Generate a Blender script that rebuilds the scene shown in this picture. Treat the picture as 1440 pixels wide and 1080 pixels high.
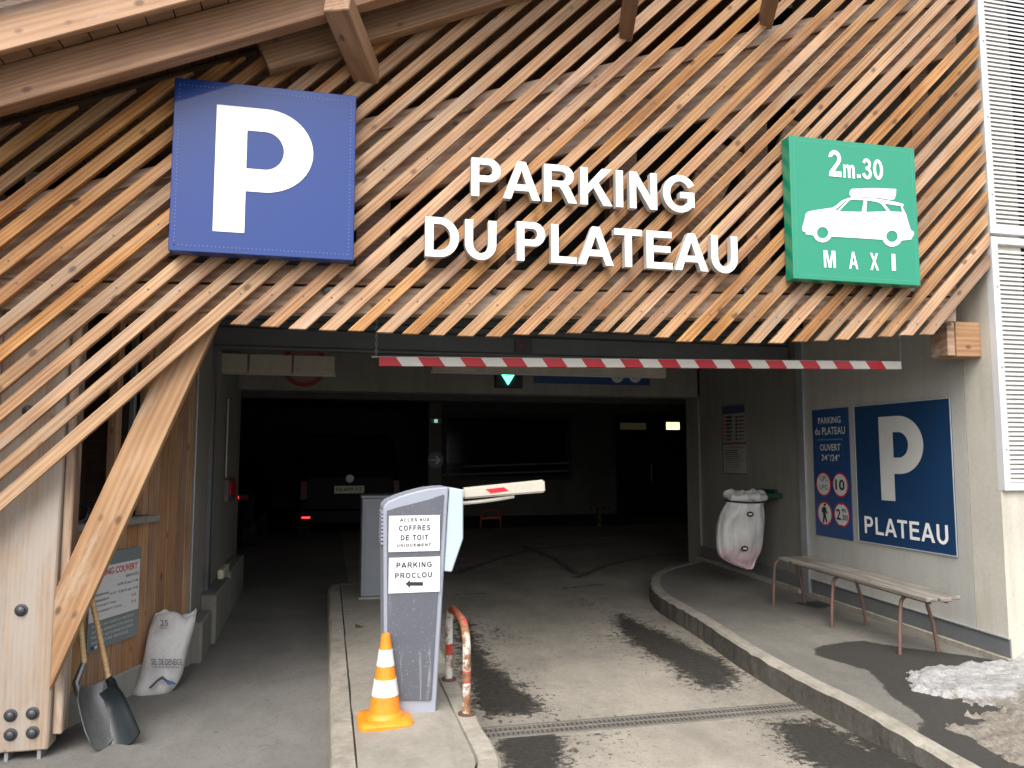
import bpy, bmesh, math, random
import numpy as np
from mathutils import Vector, Matrix, noise as mnoise

random.seed(7)
S = bpy.context.scene
for o in list(bpy.data.objects):
    bpy.data.objects.remove(o)
COL = S.collection

# ------------------------------------------------------------------ camera
H = 1.65
FPX = 1100.0
PITCH = math.atan(99 / FPX)
YAW = math.atan(262 * math.cos(PITCH) / FPX)
FW = Vector((math.sin(YAW) * math.cos(PITCH), math.cos(YAW) * math.cos(PITCH), math.sin(PITCH)))
RT = Vector((math.cos(YAW), -math.sin(YAW), 0))
UP = RT.cross(FW)
EYE = Vector((0, 0, H))
cam = bpy.data.cameras.new('camera')
cam.sensor_width = 36
cam.lens = 36 * FPX / 1440
cam.clip_start = 0.05
cam.clip_end = 2000
camo = bpy.data.objects.new('camera', cam)
COL.objects.link(camo)
camo.location = EYE
camo.rotation_euler = (math.pi / 2 + PITCH, 0, -YAW)
S.camera = camo

# ------------------------------------------------------------------ light
SUN_EL, SUN_AZ = math.radians(52), math.radians(205)   # azimuth clockwise from +Y : behind the viewer, to the left
w = bpy.data.worlds.new('World')
S.world = w
w.use_nodes = True
nt = w.node_tree
bg = nt.nodes['Background']
sky = nt.nodes.new('ShaderNodeTexSky')
sky.sky_type = 'NISHITA'
sky.sun_disc = False
sky.sun_elevation = SUN_EL
sky.sun_rotation = SUN_AZ
sky.air_density = 1.2
sky.dust_density = 4
hs = nt.nodes.new('ShaderNodeHueSaturation')
hs.inputs['Saturation'].default_value = 0.3
nt.links.new(sky.outputs[0], hs.inputs['Color'])
nt.links.new(hs.outputs[0], bg.inputs[0])
bg.inputs[1].default_value = 0.15
sl = bpy.data.lights.new('sun', 'SUN')
sl.energy = 1.0
sl.angle = math.radians(45)
sl.color = (1.0, 0.96, 0.9)
so = bpy.data.objects.new('sun', sl)
COL.objects.link(so)
sd = Vector((math.sin(SUN_AZ) * math.cos(SUN_EL), math.cos(SUN_AZ) * math.cos(SUN_EL), math.sin(SUN_EL)))
so.rotation_euler = sd.to_track_quat('Z', 'Y').to_euler()
so.location = sd * 20
S.view_settings.view_transform = 'Standard'
S.view_settings.look = 'None'
S.view_settings.gamma = 1
S.view_settings.use_curve_mapping = False
S.view_settings.exposure = 1.22
S.render.engine = 'CYCLES'

# ------------------------------------------------------------------ picture -> place
def ray(px, py):
    return (FW + RT * ((px - 720) / FPX) + UP * ((540 - py) / FPX))
def hy(px, py, Y):
    d = ray(px, py); return EYE + d * (Y / d.y)
def hx(px, py, X):
    d = ray(px, py); return EYE + d * (X / d.x)
def hz(px, py, Z):
    d = ray(px, py); return EYE + d * ((Z - H) / d.z)
def gz(Y):
    return 0.03 * min(max(Y - 4.7, 0), 4.7)
def sm(a, b, x):
    t = min(max((x - a) / (b - a), 0), 1); return t * t * (3 - 2 * t)
def pz(Y):
    return gz(Y) + 0.16 * (0.12 + 0.88 * sm(2.7, 4.5, Y))
def hg(px, py, f=gz):
    z = f(5)
    for _ in range(30):
        p = hz(px, py, z); z = 0.5 * z + 0.5 * f(p.y)
    return p
def isl(Y):
    return gz(Y) + 0.16

# ------------------------------------------------------------------ materials
MATS = {}
class N:
    def __init__(s, name):
        s.m = bpy.data.materials.new(name); s.m.use_nodes = True
        s.t = s.m.node_tree; s.b = s.t.nodes['Principled BSDF']; MATS[name] = s.m
    def n(s, typ, **kw):
        x = s.t.nodes.new(typ)
        for k, v in kw.items(): setattr(x, k, v)
        return x
    def l(s, a, b): s.t.links.new(a, b)
    def val(s, sock, v):
        if hasattr(v, 'is_output') or isinstance(v, bpy.types.NodeSocket): s.l(v, sock)
        else: sock.default_value = v
    def math(s, op, a, b=0.0, c=None):
        x = s.n('ShaderNodeMath', operation=op)
        s.val(x.inputs[0], a); s.val(x.inputs[1], b)
        if c is not None: s.val(x.inputs[2], c)
        return x.outputs[0]
    def coord(s, kind='Object', scale=(1, 1, 1), rnd=False):
        tc = s.n('ShaderNodeTexCoord'); v = tc.outputs[kind]
        if rnd:
            oi = s.n('ShaderNodeObjectInfo')
            a = s.n('ShaderNodeVectorMath', operation='ADD')
            k = s.math('MULTIPLY', oi.outputs['Random'], 37.0)
            cx = s.n('ShaderNodeCombineXYZ')
            for i in range(3): s.l(k, cx.inputs[i])
            s.l(v, a.inputs[0]); s.l(cx.outputs[0], a.inputs[1]); v = a.outputs[0]
        mp = s.n('ShaderNodeMapping'); s.l(v, mp.inputs[0]); mp.inputs['Scale'].default_value = scale
        return mp.outputs[0]
    def noise(s, vec, scale=5, detail=4, rough=0.55, dist=0.0):
        x = s.n('ShaderNodeTexNoise'); s.l(vec, x.inputs['Vector'])
        x.inputs['Scale'].default_value = scale; x.inputs['Detail'].default_value = detail
        x.inputs['Roughness'].default_value = rough; x.inputs['Distortion'].default_value = dist
        return x.outputs['Fac']
    def ramp(s, f, stops):
        r = s.n('ShaderNodeValToRGB'); s.l(f, r.inputs[0]); e = r.color_ramp.elements
        while len(e) < len(stops): e.new(0.5)
        for k, (p, c) in enumerate(stops):
            e[k].position = p
            e[k].color = (c, c, c, 1) if isinstance(c, (int, float)) else (c[0], c[1], c[2], 1)
        return r.outputs[0]
    def mix(s, f, a, b, mode='MIX'):
        x = s.n('ShaderNodeMix', data_type='RGBA', blend_type=mode)
        s.val(x.inputs[0], f)
        for sock, v in ((x.inputs[6], a), (x.inputs[7], b)):
            if isinstance(v, tuple): sock.default_value = (v[0], v[1], v[2], 1)
            else: s.l(v, sock)
        return x.outputs[2]
    def bump(s, h, strength=0.3, dist=0.01):
        x = s.n('ShaderNodeBump'); s.l(h, x.inputs['Height'])
        x.inputs['Strength'].default_value = strength; x.inputs['Distance'].default_value = dist
        s.l(x.outputs[0], s.b.inputs['Normal'])
    def base(s, c):
        if isinstance(c, tuple): s.b.inputs['Base Color'].default_value = (c[0], c[1], c[2], 1)
        else: s.l(c, s.b.inputs['Base Color'])
    def rough(s, r): s.val(s.b.inputs['Roughness'], r)

def wood(name, dark, mid, light, grey=None, greyamt=0.0, vary=0.3, rough=0.65, knots=True, fine=1.0):
    k = N(name)
    v = k.coord('Object', (0.55 * fine, 11 * fine, 11 * fine), True)
    g1 = k.noise(v, 2.2, 5, 0.6, 0.8)
    v2 = k.coord('Object', (3, 120, 120), True)
    g2 = k.noise(v2, 1.0, 3, 0.6)
    # growth rings: warped bands along the board
    w_ = k.n('ShaderNodeTexWave', wave_type='BANDS', bands_direction='Z')
    v3 = k.coord('Object', (0.35, 5, 5), True)
    k.l(v3, w_.inputs['Vector']); w_.inputs['Scale'].default_value = 2.5 * fine
    w_.inputs['Distortion'].default_value = 9; w_.inputs['Detail'].default_value = 2; w_.inputs['Detail Scale'].default_value = 0.8
    lowf = k.noise(k.coord('Object', (0.9, 3, 3), True), 1.4, 3, 0.6)
    f = k.math('ADD', k.math('MULTIPLY', g1, 0.28), k.math('MULTIPLY', g2, 0.14))
    f = k.math('ADD', f, k.math('MULTIPLY', lowf, 0.46))
    f = k.math('ADD', f, k.math('MULTIPLY', w_.outputs['Fac'], 0.10))
    c = k.ramp(f, [(0.36, dark), (0.5, mid), (0.64, light)])
    if grey:
        v4 = k.coord('Object', (0.8, 5, 5), True)
        gm = k.noise(v4, 1.3, 6, 0.7, 0.5)
        gm = k.ramp(gm, [(0.62 - greyamt * 0.45, 0.0), (0.75 - greyamt * 0.25, 1.0)])
        c = k.mix(k.math('MULTIPLY', gm, 0.8), c, grey)
    if knots:
        vo = k.n('ShaderNodeTexVoronoi'); vk = k.coord('Object', (5.5, 9, 9), True)
        k.l(vk, vo.inputs['Vector']); vo.inputs['Scale'].default_value = 1.0
        km = k.ramp(vo.outputs['Distance'], [(0.09, 1.0), (0.19, 0.0)])
        sc_ = k.n('ShaderNodeSeparateColor'); k.l(vo.outputs['Color'], sc_.inputs[0])
        km = k.math('MULTIPLY', km, k.math('GREATER_THAN', sc_.outputs[0], 0.42))
        c = k.mix(k.math('MULTIPLY', km, 0.75), c, (dark[0] * 0.35, dark[1] * 0.3, dark[2] * 0.3))
    oi = k.n('ShaderNodeObjectInfo')
    hsn = k.n('ShaderNodeHueSaturation')
    k.l(c, hsn.inputs['Color'])
    k.l(k.math('ADD', 1 - vary / 2, k.math('MULTIPLY', oi.outputs['Random'], vary)), hsn.inputs['Value'])
    r2 = k.math('FRACT', k.math('MULTIPLY', oi.outputs['Random'], 7.31))
    k.l(k.math('ADD', 1 - vary * 0.45, k.math('MULTIPLY', r2, vary * 0.7)), hsn.inputs['Saturation'])
    r3 = k.math('FRACT', k.math('MULTIPLY', oi.outputs['Random'], 13.7))
    k.l(k.math('ADD', 0.4965, k.math('MULTIPLY', r3, 0.006)), hsn.inputs['Hue'])
    k.base(hsn.outputs[0]); k.rough(rough)
    k.bump(k.math('ADD', g2, g1), 0.35, 0.004)
    return k.m
slatm = wood('slat_larch', (0.18, 0.076, 0.026), (0.34, 0.168, 0.062), (0.50, 0.29, 0.132), (0.32, 0.235, 0.17), 0.22, 0.42)
postm = wood('post_larch', (0.19, 0.10, 0.052), (0.31, 0.185, 0.105), (0.41, 0.28, 0.18), (0.36, 0.325, 0.285), 0.75, 0.1)
bracem = wood('brace_spruce', (0.22, 0.11, 0.05), (0.32, 0.175, 0.085), (0.42, 0.26, 0.14), (0.42,0.34,0.26), 0.1, 0.05, 0.6, True, 0.6)
oldm = wood('weathered_board', (0.15, 0.085, 0.05), (0.28, 0.17, 0.105), (0.42, 0.29, 0.20), (0.50, 0.42, 0.34), 0.34, 0.15, 0.8, True, 0.5)
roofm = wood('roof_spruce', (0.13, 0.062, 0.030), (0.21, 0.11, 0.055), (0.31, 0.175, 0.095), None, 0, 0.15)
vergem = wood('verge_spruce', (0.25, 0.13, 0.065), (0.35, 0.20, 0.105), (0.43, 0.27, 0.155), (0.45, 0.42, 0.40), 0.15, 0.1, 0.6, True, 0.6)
plankm = wood('hut_plank', (0.20, 0.10, 0.045), (0.33, 0.17, 0.075), (0.44, 0.26, 0.13), (0.3, 0.25, 0.2), 0.1, 0.3)
studm = wood('stud_dark', (0.10, 0.06, 0.04), (0.16, 0.10, 0.07), (0.24, 0.16, 0.11), None, 0, 0.2, 0.8, False)
handlem = wood('handle_ash', (0.40, 0.25, 0.12), (0.52, 0.34, 0.16), (0.6, 0.42, 0.22), None, 0, 0.1, 0.5, False)
benchm = wood('bench_wood', (0.10, 0.088, 0.072), (0.17, 0.15, 0.125), (0.26, 0.235, 0.20), (0.33, 0.31, 0.28), 0.3, 0.15, 0.85)

def concrete(name, c, var=0.25, streak=0.5, rough=0.9, tint=(0.62, 0.58, 0.5), bump=0.25):
    k = N(name)
    v = k.coord('Object', (1, 1, 1))
    a = k.noise(v, 1.3, 5, 0.6); b = k.noise(v, 26, 6, 0.7)
    vs = k.coord('Object', (5, 5, 0.35)); st = k.noise(vs, 1.4, 5, 0.65, 0.3)
    f = k.math('ADD', k.math('MULTIPLY', a, 0.6), k.math('MULTIPLY', b, 0.4))
    lo = tuple(x * (1 - var) for x in c); hi = tuple(min(1, x * (1 + var)) for x in c)
    col = k.ramp(f, [(0.3, lo), (0.7, hi)])
    s2 = k.ramp(st, [(0.46, 0.0), (0.64, 1.0)])
    fineg = k.ramp(k.noise(v, 55, 6, 0.8), [(0.54, 0.0), (0.68, 1.0)])
    col = k.mix(k.math('MULTIPLY', fineg, 0.30), col, tuple(x * 0.5 for x in c))
    col = k.mix(k.math('MULTIPLY', s2, streak), col, tuple(c[i] * tint[i] for i in range(3)))
    vo = k.n('ShaderNodeTexVoronoi'); k.l(v, vo.inputs['Vector']); vo.inputs['Scale'].default_value = 9
    pit = k.ramp(vo.outputs['Distance'], [(0.05, 1.0), (0.08, 0.0)])
    col = k.mix(k.math('MULTIPLY', pit, 0.35), col, tuple(x * 0.45 for x in c))
    k.base(col); k.rough(rough); k.bump(k.math('SUBTRACT', b, pit), bump, 0.004)
    return k.m
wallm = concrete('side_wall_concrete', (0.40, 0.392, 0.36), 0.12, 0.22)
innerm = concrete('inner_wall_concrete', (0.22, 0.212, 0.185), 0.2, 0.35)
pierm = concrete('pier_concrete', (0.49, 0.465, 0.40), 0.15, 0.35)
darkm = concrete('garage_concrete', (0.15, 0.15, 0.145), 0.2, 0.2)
floorin = concrete('garage_floor_shaded', (0.035, 0.033, 0.030), 0.3, 0.1)  # asphalt floor, the garage's shade put into its near-black colour
kerbface = concrete('kerb_dirty_face', (0.075, 0.068, 0.056), 0.7, 0.12, 0.95, (0.35, 0.33, 0.3), 0.9)
kerbm = concrete('kerb_concrete', (0.29, 0.265, 0.22), 0.4, 0.4, 0.95, (0.4, 0.38, 0.34), 0.7)
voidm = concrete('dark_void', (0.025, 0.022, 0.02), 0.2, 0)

def paint(name, c, rough=0.4, dirt=0.15, metal=0.0, coat=0.0, emit=0.0, spec=None):
    k = N(name)
    v = k.coord('Object'); a = k.noise(v, 3, 6, 0.7); b = k.noise(v, 60, 3, 0.6)
    f = k.math('ADD', k.math('MULTIPLY', a, 0.7), k.math('MULTIPLY', b, 0.3))
    lo = tuple(x * (1 - dirt) for x in c)
    k.base(k.ramp(f, [(0.35, lo), (0.65, c)])); k.rough(rough)
    k.b.inputs['Metallic'].default_value = metal
    k.b.inputs['Coat Weight'].default_value = coat
    k.b.inputs['Coat Roughness'].default_value = 0.06
    if emit:
        k.b.inputs['Emission Color'].default_value = (*c, 1); k.b.inputs['Emission Strength'].default_value = emit
    return k.m
bluebig = paint('sign_violet_blue', (0.008, 0.036, 0.19), 0.35, 0.06, 0, 0.45)
bluebig.node_tree.nodes['Principled BSDF'].inputs['Specular IOR Level'].default_value = 0.25
green = paint('sign_green', (0.0, 0.235, 0.13), 0.35, 0.05, 0, 0.6)
whitesign = paint('sign_white', (0.86, 0.86, 0.86), 0.4, 0.03, 0, 0.3)
whiteletter = paint('letter_white', (0.85, 0.85, 0.84), 0.45, 0.05)
letteredge = paint('letter_edge', (0.50, 0.47, 0.43), 0.6, 0.2)
navy = paint('sign_navy', (0.010, 0.042, 0.115), 0.4, 0.1)
midblue = paint('sign_mid_blue', (0.018, 0.060, 0.185), 0.4, 0.1)
greywhite = paint('print_offwhite', (0.62, 0.62, 0.60), 0.5, 0.1)
palegrey = paint('sign_rim', (0.42, 0.45, 0.48), 0.4, 0.1)
black = paint('print_black', (0.015, 0.015, 0.018), 0.5, 0.1)
red = paint('print_red', (0.55, 0.02, 0.03), 0.45, 0.12)
barred = paint('bar_red', (0.62, 0.012, 0.03), 0.35, 0.1)
barwhite = paint('bar_white', (0.82, 0.80, 0.76), 0.4, 0.1)
galv = paint('galvanised', (0.40, 0.42, 0.43), 0.45, 0.25, 0.5)
steelgrey = paint('shutter_grey', (0.13, 0.14, 0.145), 0.45, 0.2, 0.2)
louvrem = paint('louvre_white', (0.62, 0.62, 0.62), 0.4, 0.08)
kioskdark = None
def kiosk_mat():
    k = N('kiosk_slate')
    v = k.coord('Object'); a = k.noise(v, 2, 5, 0.6)
    c = k.ramp(a, [(0.3, (0.075, 0.08, 0.10)), (0.7, (0.11, 0.115, 0.14))])
    vs = k.coord('Object', (38, 38, 2.2)); st = k.noise(vs, 1.0, 4, 0.7, 0.6)
    sep = k.n('ShaderNodeSeparateXYZ'); tc = k.n('ShaderNodeTexCoord'); k.l(tc.outputs['Object'], sep.inputs[0])
    low = k.ramp(sep.outputs['Z'], [(0.0, 1.0), (0.85, 0.0)])
    m = k.math('MULTIPLY', k.ramp(st, [(0.60, 0.0), (0.67, 1.0)]), low)
    sp = k.noise(v, 70, 4, 0.8)
    m2 = k.math('MULTIPLY', k.ramp(sp, [(0.63, 0.0), (0.67, 1.0)]), 0.7)
    c = k.mix(k.math('MAXIMUM', k.math('MULTIPLY', m, 0.4), m2), c, (0.42, 0.42, 0.44))
    k.base(c); k.rough(0.45); return k.m
kioskdark = kiosk_mat()
kiosklight = paint('kiosk_light', (0.30, 0.32, 0.38), 0.4, 0.1)
kioskside = paint('kiosk_side', (0.42, 0.50, 0.57), 0.4, 0.07)
cabinetm = paint('cabinet_grey', (0.22, 0.24, 0.27), 0.5, 0.12)
paper = paint('paper_white', (0.68, 0.68, 0.69), 0.7, 0.03)
inkgrey = paint('ink', (0.02, 0.02, 0.03), 0.7, 0.1)
orange = paint('cone_orange', (0.84, 0.27, 0.015), 0.5, 0.38)
conewhite = paint('cone_white', (0.78, 0.78, 0.78), 0.45, 0.25)
plasticdark = paint('plastic_dark_green', (0.008, 0.014, 0.018), 0.4, 0.3)
shovelmetal = paint('shovel_metal', (0.25, 0.25, 0.25), 0.38, 0.4, 0.7)
bolt = paint('bolt_steel', (0.10, 0.10, 0.11), 0.45, 0.3, 0.6)
boomm = paint('boom_cream', (0.46, 0.43, 0.36), 0.5, 0.12)
benchleg = paint('bench_leg_paint', (0.20, 0.115, 0.09), 0.6, 0.5)
vanpaint = paint('van_paint', (0.002, 0.003, 0.005), 0.4, 0.1, 0, 0.0)
vanpaint.node_tree.nodes['Principled BSDF'].inputs['Specular IOR Level'].default_value = 0.08
glassd = paint('dark_glass', (0.008, 0.010, 0.012), 0.25, 0.1, 0, 0.0)
tyrem = paint('tyre_rubber', (0.02, 0.02, 0.02), 0.8, 0.2)
plate_w = paint('plate_white', (0.6, 0.58, 0.45), 0.5, 0.1)
sackm = None

def hoop_mat():
    k = N('hoop_worn')
    tc = k.n('ShaderNodeTexCoord'); sep = k.n('ShaderNodeSeparateXYZ'); k.l(tc.outputs['Object'], sep.inputs[0])
    v = k.coord('Object'); nz = k.noise(v, 9, 6, 0.75)
    zz = k.math('ADD', sep.outputs['Z'], k.math('MULTIPLY', nz, 0.06))
    w_ = k.math('GREATER_THAN', k.math('SINE', k.math('MULTIPLY', k.math('ADD', zz, 0.13), 21.0)), 0.75)
    c = k.mix(w_, (0.62, 0.60, 0.55), (0.50, 0.03, 0.03))
    ru = k.ramp(nz, [(0.43, 0.0), (0.55, 1.0)])
    c = k.mix(ru, c, k.ramp(k.noise(v, 30, 4, 0.7), [(0.3, (0.13, 0.05, 0.025)), (0.7, (0.33, 0.17, 0.08))]))
    k.base(c); k.rough(0.7); k.bump(nz, 0.4, 0.004); return k.m
hoopm = hoop_mat()

def ground_mat(name, lo, hi, wetc, speck=0.3, gl=0.25):
    k = N(name)
    at = k.n('ShaderNodeAttribute'); at.attribute_name = 'wet'
    v = k.coord('Object')
    a = k.noise(v, 0.8, 5, 0.6); b = k.noise(v, 70, 5, 0.75); m_ = k.noise(v, 7, 7, 0.78, 0.0); f2 = k.noise(v, 28, 4, 0.7)
    col = k.ramp(k.math('ADD', k.math('MULTIPLY', a, 0.55), k.math('ADD', k.math('MULTIPLY', b, 0.3), k.math('MULTIPLY', m_, 0.15))), [(0.36, lo), (0.64, hi)])
    big = k.ramp(k.noise(k.coord('Object', (1, 0.6, 1)), 2.6, 8, 0.72, 0.3), [(0.40, 0.0), (0.62, 1.0)])
    col = k.mix(k.math('MULTIPLY', big, 0.38), col, tuple(x * 0.62 for x in lo))
    mid_ = k.ramp(k.noise(v, 34, 6, 0.8), [(0.52, 0.0), (0.66, 1.0)])
    col = k.mix(k.math('MULTIPLY', mid_, 0.35), col, tuple(x * 0.5 for x in lo))
    vc = k.n('ShaderNodeTexVoronoi', feature='DISTANCE_TO_EDGE'); wob = k.n('ShaderNodeVectorMath', operation='ADD')
    nzc = k.n('ShaderNodeTexNoise'); k.l(v, nzc.inputs['Vector']); nzc.inputs['Scale'].default_value = 3; nzc.inputs['Detail'].default_value = 5
    k.l(v, wob.inputs[0]); k.l(nzc.outputs['Color'], wob.inputs[1]); k.l(wob.outputs[0], vc.inputs['Vector']); vc.inputs['Scale'].default_value = 0.42
    ck = k.ramp(vc.outputs['Distance'], [(0.0, 1.0), (0.006, 0.0)])
    col = k.mix(k.math('MULTIPLY', ck, 0.22), col, tuple(x * 0.25 for x in lo))
    # grit
    g = k.noise(v, 190, 2, 0.6)
    col = k.mix(k.math('MULTIPLY', k.ramp(g, [(0.6, 0.0), (0.68, 1.0)]), speck), col, tuple(x * 0.35 for x in lo))
    col = k.mix(k.math('MULTIPLY', k.ramp(g, [(0.33, 1.0), (0.4, 0.0)]), speck), col, tuple(min(0.7, x * 1.5) for x in hi))
    fld = k.math('ADD', at.outputs['Fac'], k.math('ADD', k.math('MULTIPLY', k.math('SUBTRACT', m_, 0.5), 1.25), k.math('MULTIPLY', k.math('SUBTRACT', f2, 0.5), 0.6)))
    wm = k.ramp(fld, [(0.42, 0.0), (0.50, 0.6), (0.60, 1.0)])
    sp_ = k.ramp(k.math('ADD', k.noise(v, 19, 5, 0.7), k.math('MULTIPLY', at.outputs['Fac'], 0.30)), [(0.665, 0.0), (0.69, 1.0)])
    wm = k.math('MAXIMUM', wm, k.math('MULTIPLY', sp_, 0.85))
    wv = k.math('MULTIPLY', wm, k.math('ADD', 0.80, k.math('MULTIPLY', f2, 0.35)))
    col = k.mix(wv, col, wetc)
    k.base(col)
    k.rough(k.math('SUBTRACT', 0.93, k.math('MULTIPLY', wm, gl)))
    k.bump(k.math('ADD', b, g), 0.5, 0.004); return k.m
roadm = ground_mat('road_dusty', (0.18, 0.16, 0.13), (0.36, 0.325, 0.27), (0.024, 0.021, 0.017))
pavm = ground_mat('pavement_asphalt', (0.115, 0.106, 0.092), (0.20, 0.188, 0.162), (0.030, 0.027, 0.023))

# ------------------------------------------------------------------ builders
def put(name, verts, faces, mat, parent=None, M=None, smooth=False, bevel=0.0, mats=None, fmat=None, seg=1, centre=True):
    """link one mesh; verts are world points (or local to M)"""
    V = [Vector(v) for v in verts]
    if M is None:
        if centre:
            lo = Vector([min(v[i] for v in V) for i in range(3)]); hi = Vector([max(v[i] for v in V) for i in range(3)])
            c = Vector(((lo.x + hi.x) / 2, (lo.y + hi.y) / 2, lo.z))
        else: c = Vector((0, 0, 0))
        M = Matrix.Translation(c); V = [v - c for v in V]
    me = bpy.data.meshes.new(name)
    me.from_pydata([tuple(v) for v in V], [], faces)
    if mats:
        for m in mats: me.materials.append(m)
        for p, i in zip(me.polygons, fmat): p.material_index = i
    else: me.materials.append(mat)
    bm = bmesh.new(); bm.from_mesh(me)
    bmesh.ops.recalc_face_normals(bm, faces=bm.faces)
    if bevel > 0:
        es = [e for e in bm.edges if len(e.link_faces) == 2 and e.calc_face_angle(0) > 0.5]
        bmesh.ops.bevel(bm, geom=es, offset=bevel, segments=seg, affect='EDGES', clamp_overlap=True)
    if smooth:
        for f in bm.faces: f.smooth = True
    bm.to_mesh(me); bm.free()
    if smooth and bevel == 0:
        try: me.set_sharp_from_angle(angle=math.radians(40))
        except Exception: pass
    o = bpy.data.objects.new(name, me)
    COL.objects.link(o)
    if parent is not None:
        o.parent = parent
        q = parent; T = Matrix.Identity(4)
        while q is not None:
            T = q.matrix_basis @ T; q = q.parent
        o.matrix_basis = T.inverted() @ M
    else: o.matrix_basis = M
    return o
def thing(name, label, cat, loc=(0, 0, 0), group=None):
    o = bpy.data.objects.new(name, None); COL.objects.link(o); o.empty_display_size = 0.1
    o.location = loc; o.matrix_basis = Matrix.Translation(loc)
    o['label'] = label; o['category'] = cat
    if group: o['group'] = group
    return o
def tag(o, label, cat, group=None):
    o['label'] = label; o['category'] = cat
    if group: o['group'] = group
    return o
def struct(o):
    o['kind'] = 'structure'; return o
BF = [(0, 1, 2, 3), (4, 7, 6, 5), (0, 4, 5, 1), (1, 5, 6, 2), (2, 6, 7, 3), (3, 7, 4, 0)]
def boxv(x0, x1, y0, y1, z0, z1):
    return [(x0, y0, z0), (x1, y0, z0), (x1, y1, z0), (x0, y1, z0), (x0, y0, z1), (x1, y0, z1), (x1, y1, z1), (x0, y1, z1)]
def box(name, x0, x1, y0, y1, z0, z1, mat, parent=None, bevel=0.0, **k):
    return put(name, boxv(x0, x1, y0, y1, z0, z1), BF, mat, parent, None, False, bevel, **k)
def frame(p0, p1, up=Vector((0, 0, 1))):
    x = (Vector(p1) - Vector(p0)).normalized(); y = Vector(up).cross(x).normalized(); z = x.cross(y)
    M = Matrix((x, y, z)).transposed().to_4x4(); M.translation = Vector(p0); return M
def beam(name, p0, p1, w, h, mat, parent=None, up=Vector((0, 0, 1)), bevel=0.003):
    M = frame(p0, p1, up); L = (Vector(p1) - Vector(p0)).length
    return put(name, boxv(0, L, -w / 2, w / 2, -h / 2, h / 2), BF, mat, parent, M, False, bevel)
def prism(name, pts, y0, y1, mat, parent=None, bevel=0.0, M=None, **k):
    """polygon in XZ pushed along Y"""
    n = len(pts)
    v = [(p[0], y0, p[1]) for p in pts] + [(p[0], y1, p[1]) for p in pts]
    f = [tuple(range(n)), tuple(range(2 * n - 1, n - 1, -1))] + [(i, (i + 1) % n, (i + 1) % n + n, i + n) for i in range(n)]
    return put(name, v, f, mat, parent, M, False, bevel, **k)
def prismG(name, P, off, mat, parent=None, bevel=0.0, **k):
    """polygon of 3D points pushed by vector off"""
    n = len(P); off = Vector(off)
    v = [Vector(p) for p in P] + [Vector(p) + off for p in P]
    f = [tuple(range(n)), tuple(range(2 * n - 1, n - 1, -1))] + [(i, (i + 1) % n, (i + 1) % n + n, i + n) for i in range(n)]
    return put(name, v, f, mat, parent, None, False, bevel, **k)
def tubev(path, r, seg=10, cap=True):
    V, F = [], []
    P = [Vector(p) for p in path]; rr = r if isinstance(r, (list, tuple)) else [r] * len(P)
    prev = None
    for i, p in enumerate(P):
        t = (P[min(i + 1, len(P) - 1)] - P[max(i - 1, 0)]).normalized()
        if prev is None:
            a = t.orthogonal().normalized()
        else:
            a = (prev - t * prev.dot(t)).normalized()
        prev = a; b = t.cross(a)
        for k in range(seg):
            an = 2 * math.pi * k / seg
            V.append(p + (a * math.cos(an) + b * math.sin(an)) * rr[i])
    for i in range(len(P) - 1):
        for k in range(seg):
            k2 = (k + 1) % seg
            F.append((i * seg + k, i * seg + k2, (i + 1) * seg + k2, (i + 1) * seg + k))
    if cap:
        F.append(tuple(range(seg))[::-1]); F.append(tuple(range((len(P) - 1) * seg, len(P) * seg)))
    return V, F
def tube(name, path, r, mat, parent=None, seg=10):
    V, F = tubev(path, r, seg); return put(name, V, F, mat, parent, None, True)
def lathe(name, c, prof, mat, parent=None, seg=28, axis='Z'):
    V, F = [], []; c = Vector(c)
    for r, z in prof:
        for k in range(seg):
            a = 2 * math.pi * k / seg; x, y = r * math.cos(a), r * math.sin(a)
            V.append(c + (Vector((x, y, z)) if axis == 'Z' else Vector((x, -z, y)) if axis == 'Y' else Vector((-z, x, y))))
    for i in range(len(prof) - 1):
        for k in range(seg):
            k2 = (k + 1) % seg
            F.append((i * seg + k, i * seg + k2, (i + 1) * seg + k2, (i + 1) * seg + k))
    F.append(tuple(range(seg))[::-1]); F.append(tuple(range((len(prof) - 1) * seg, len(prof) * seg)))
    return put(name, V, F, mat, parent, None, True)
def join(parts):
    V, F = [], []
    for v, f in parts:
        n = len(V); V += [Vector(x) for x in v]; F += [tuple(i + n for i in q) for q in f]
    return V, F

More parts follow.
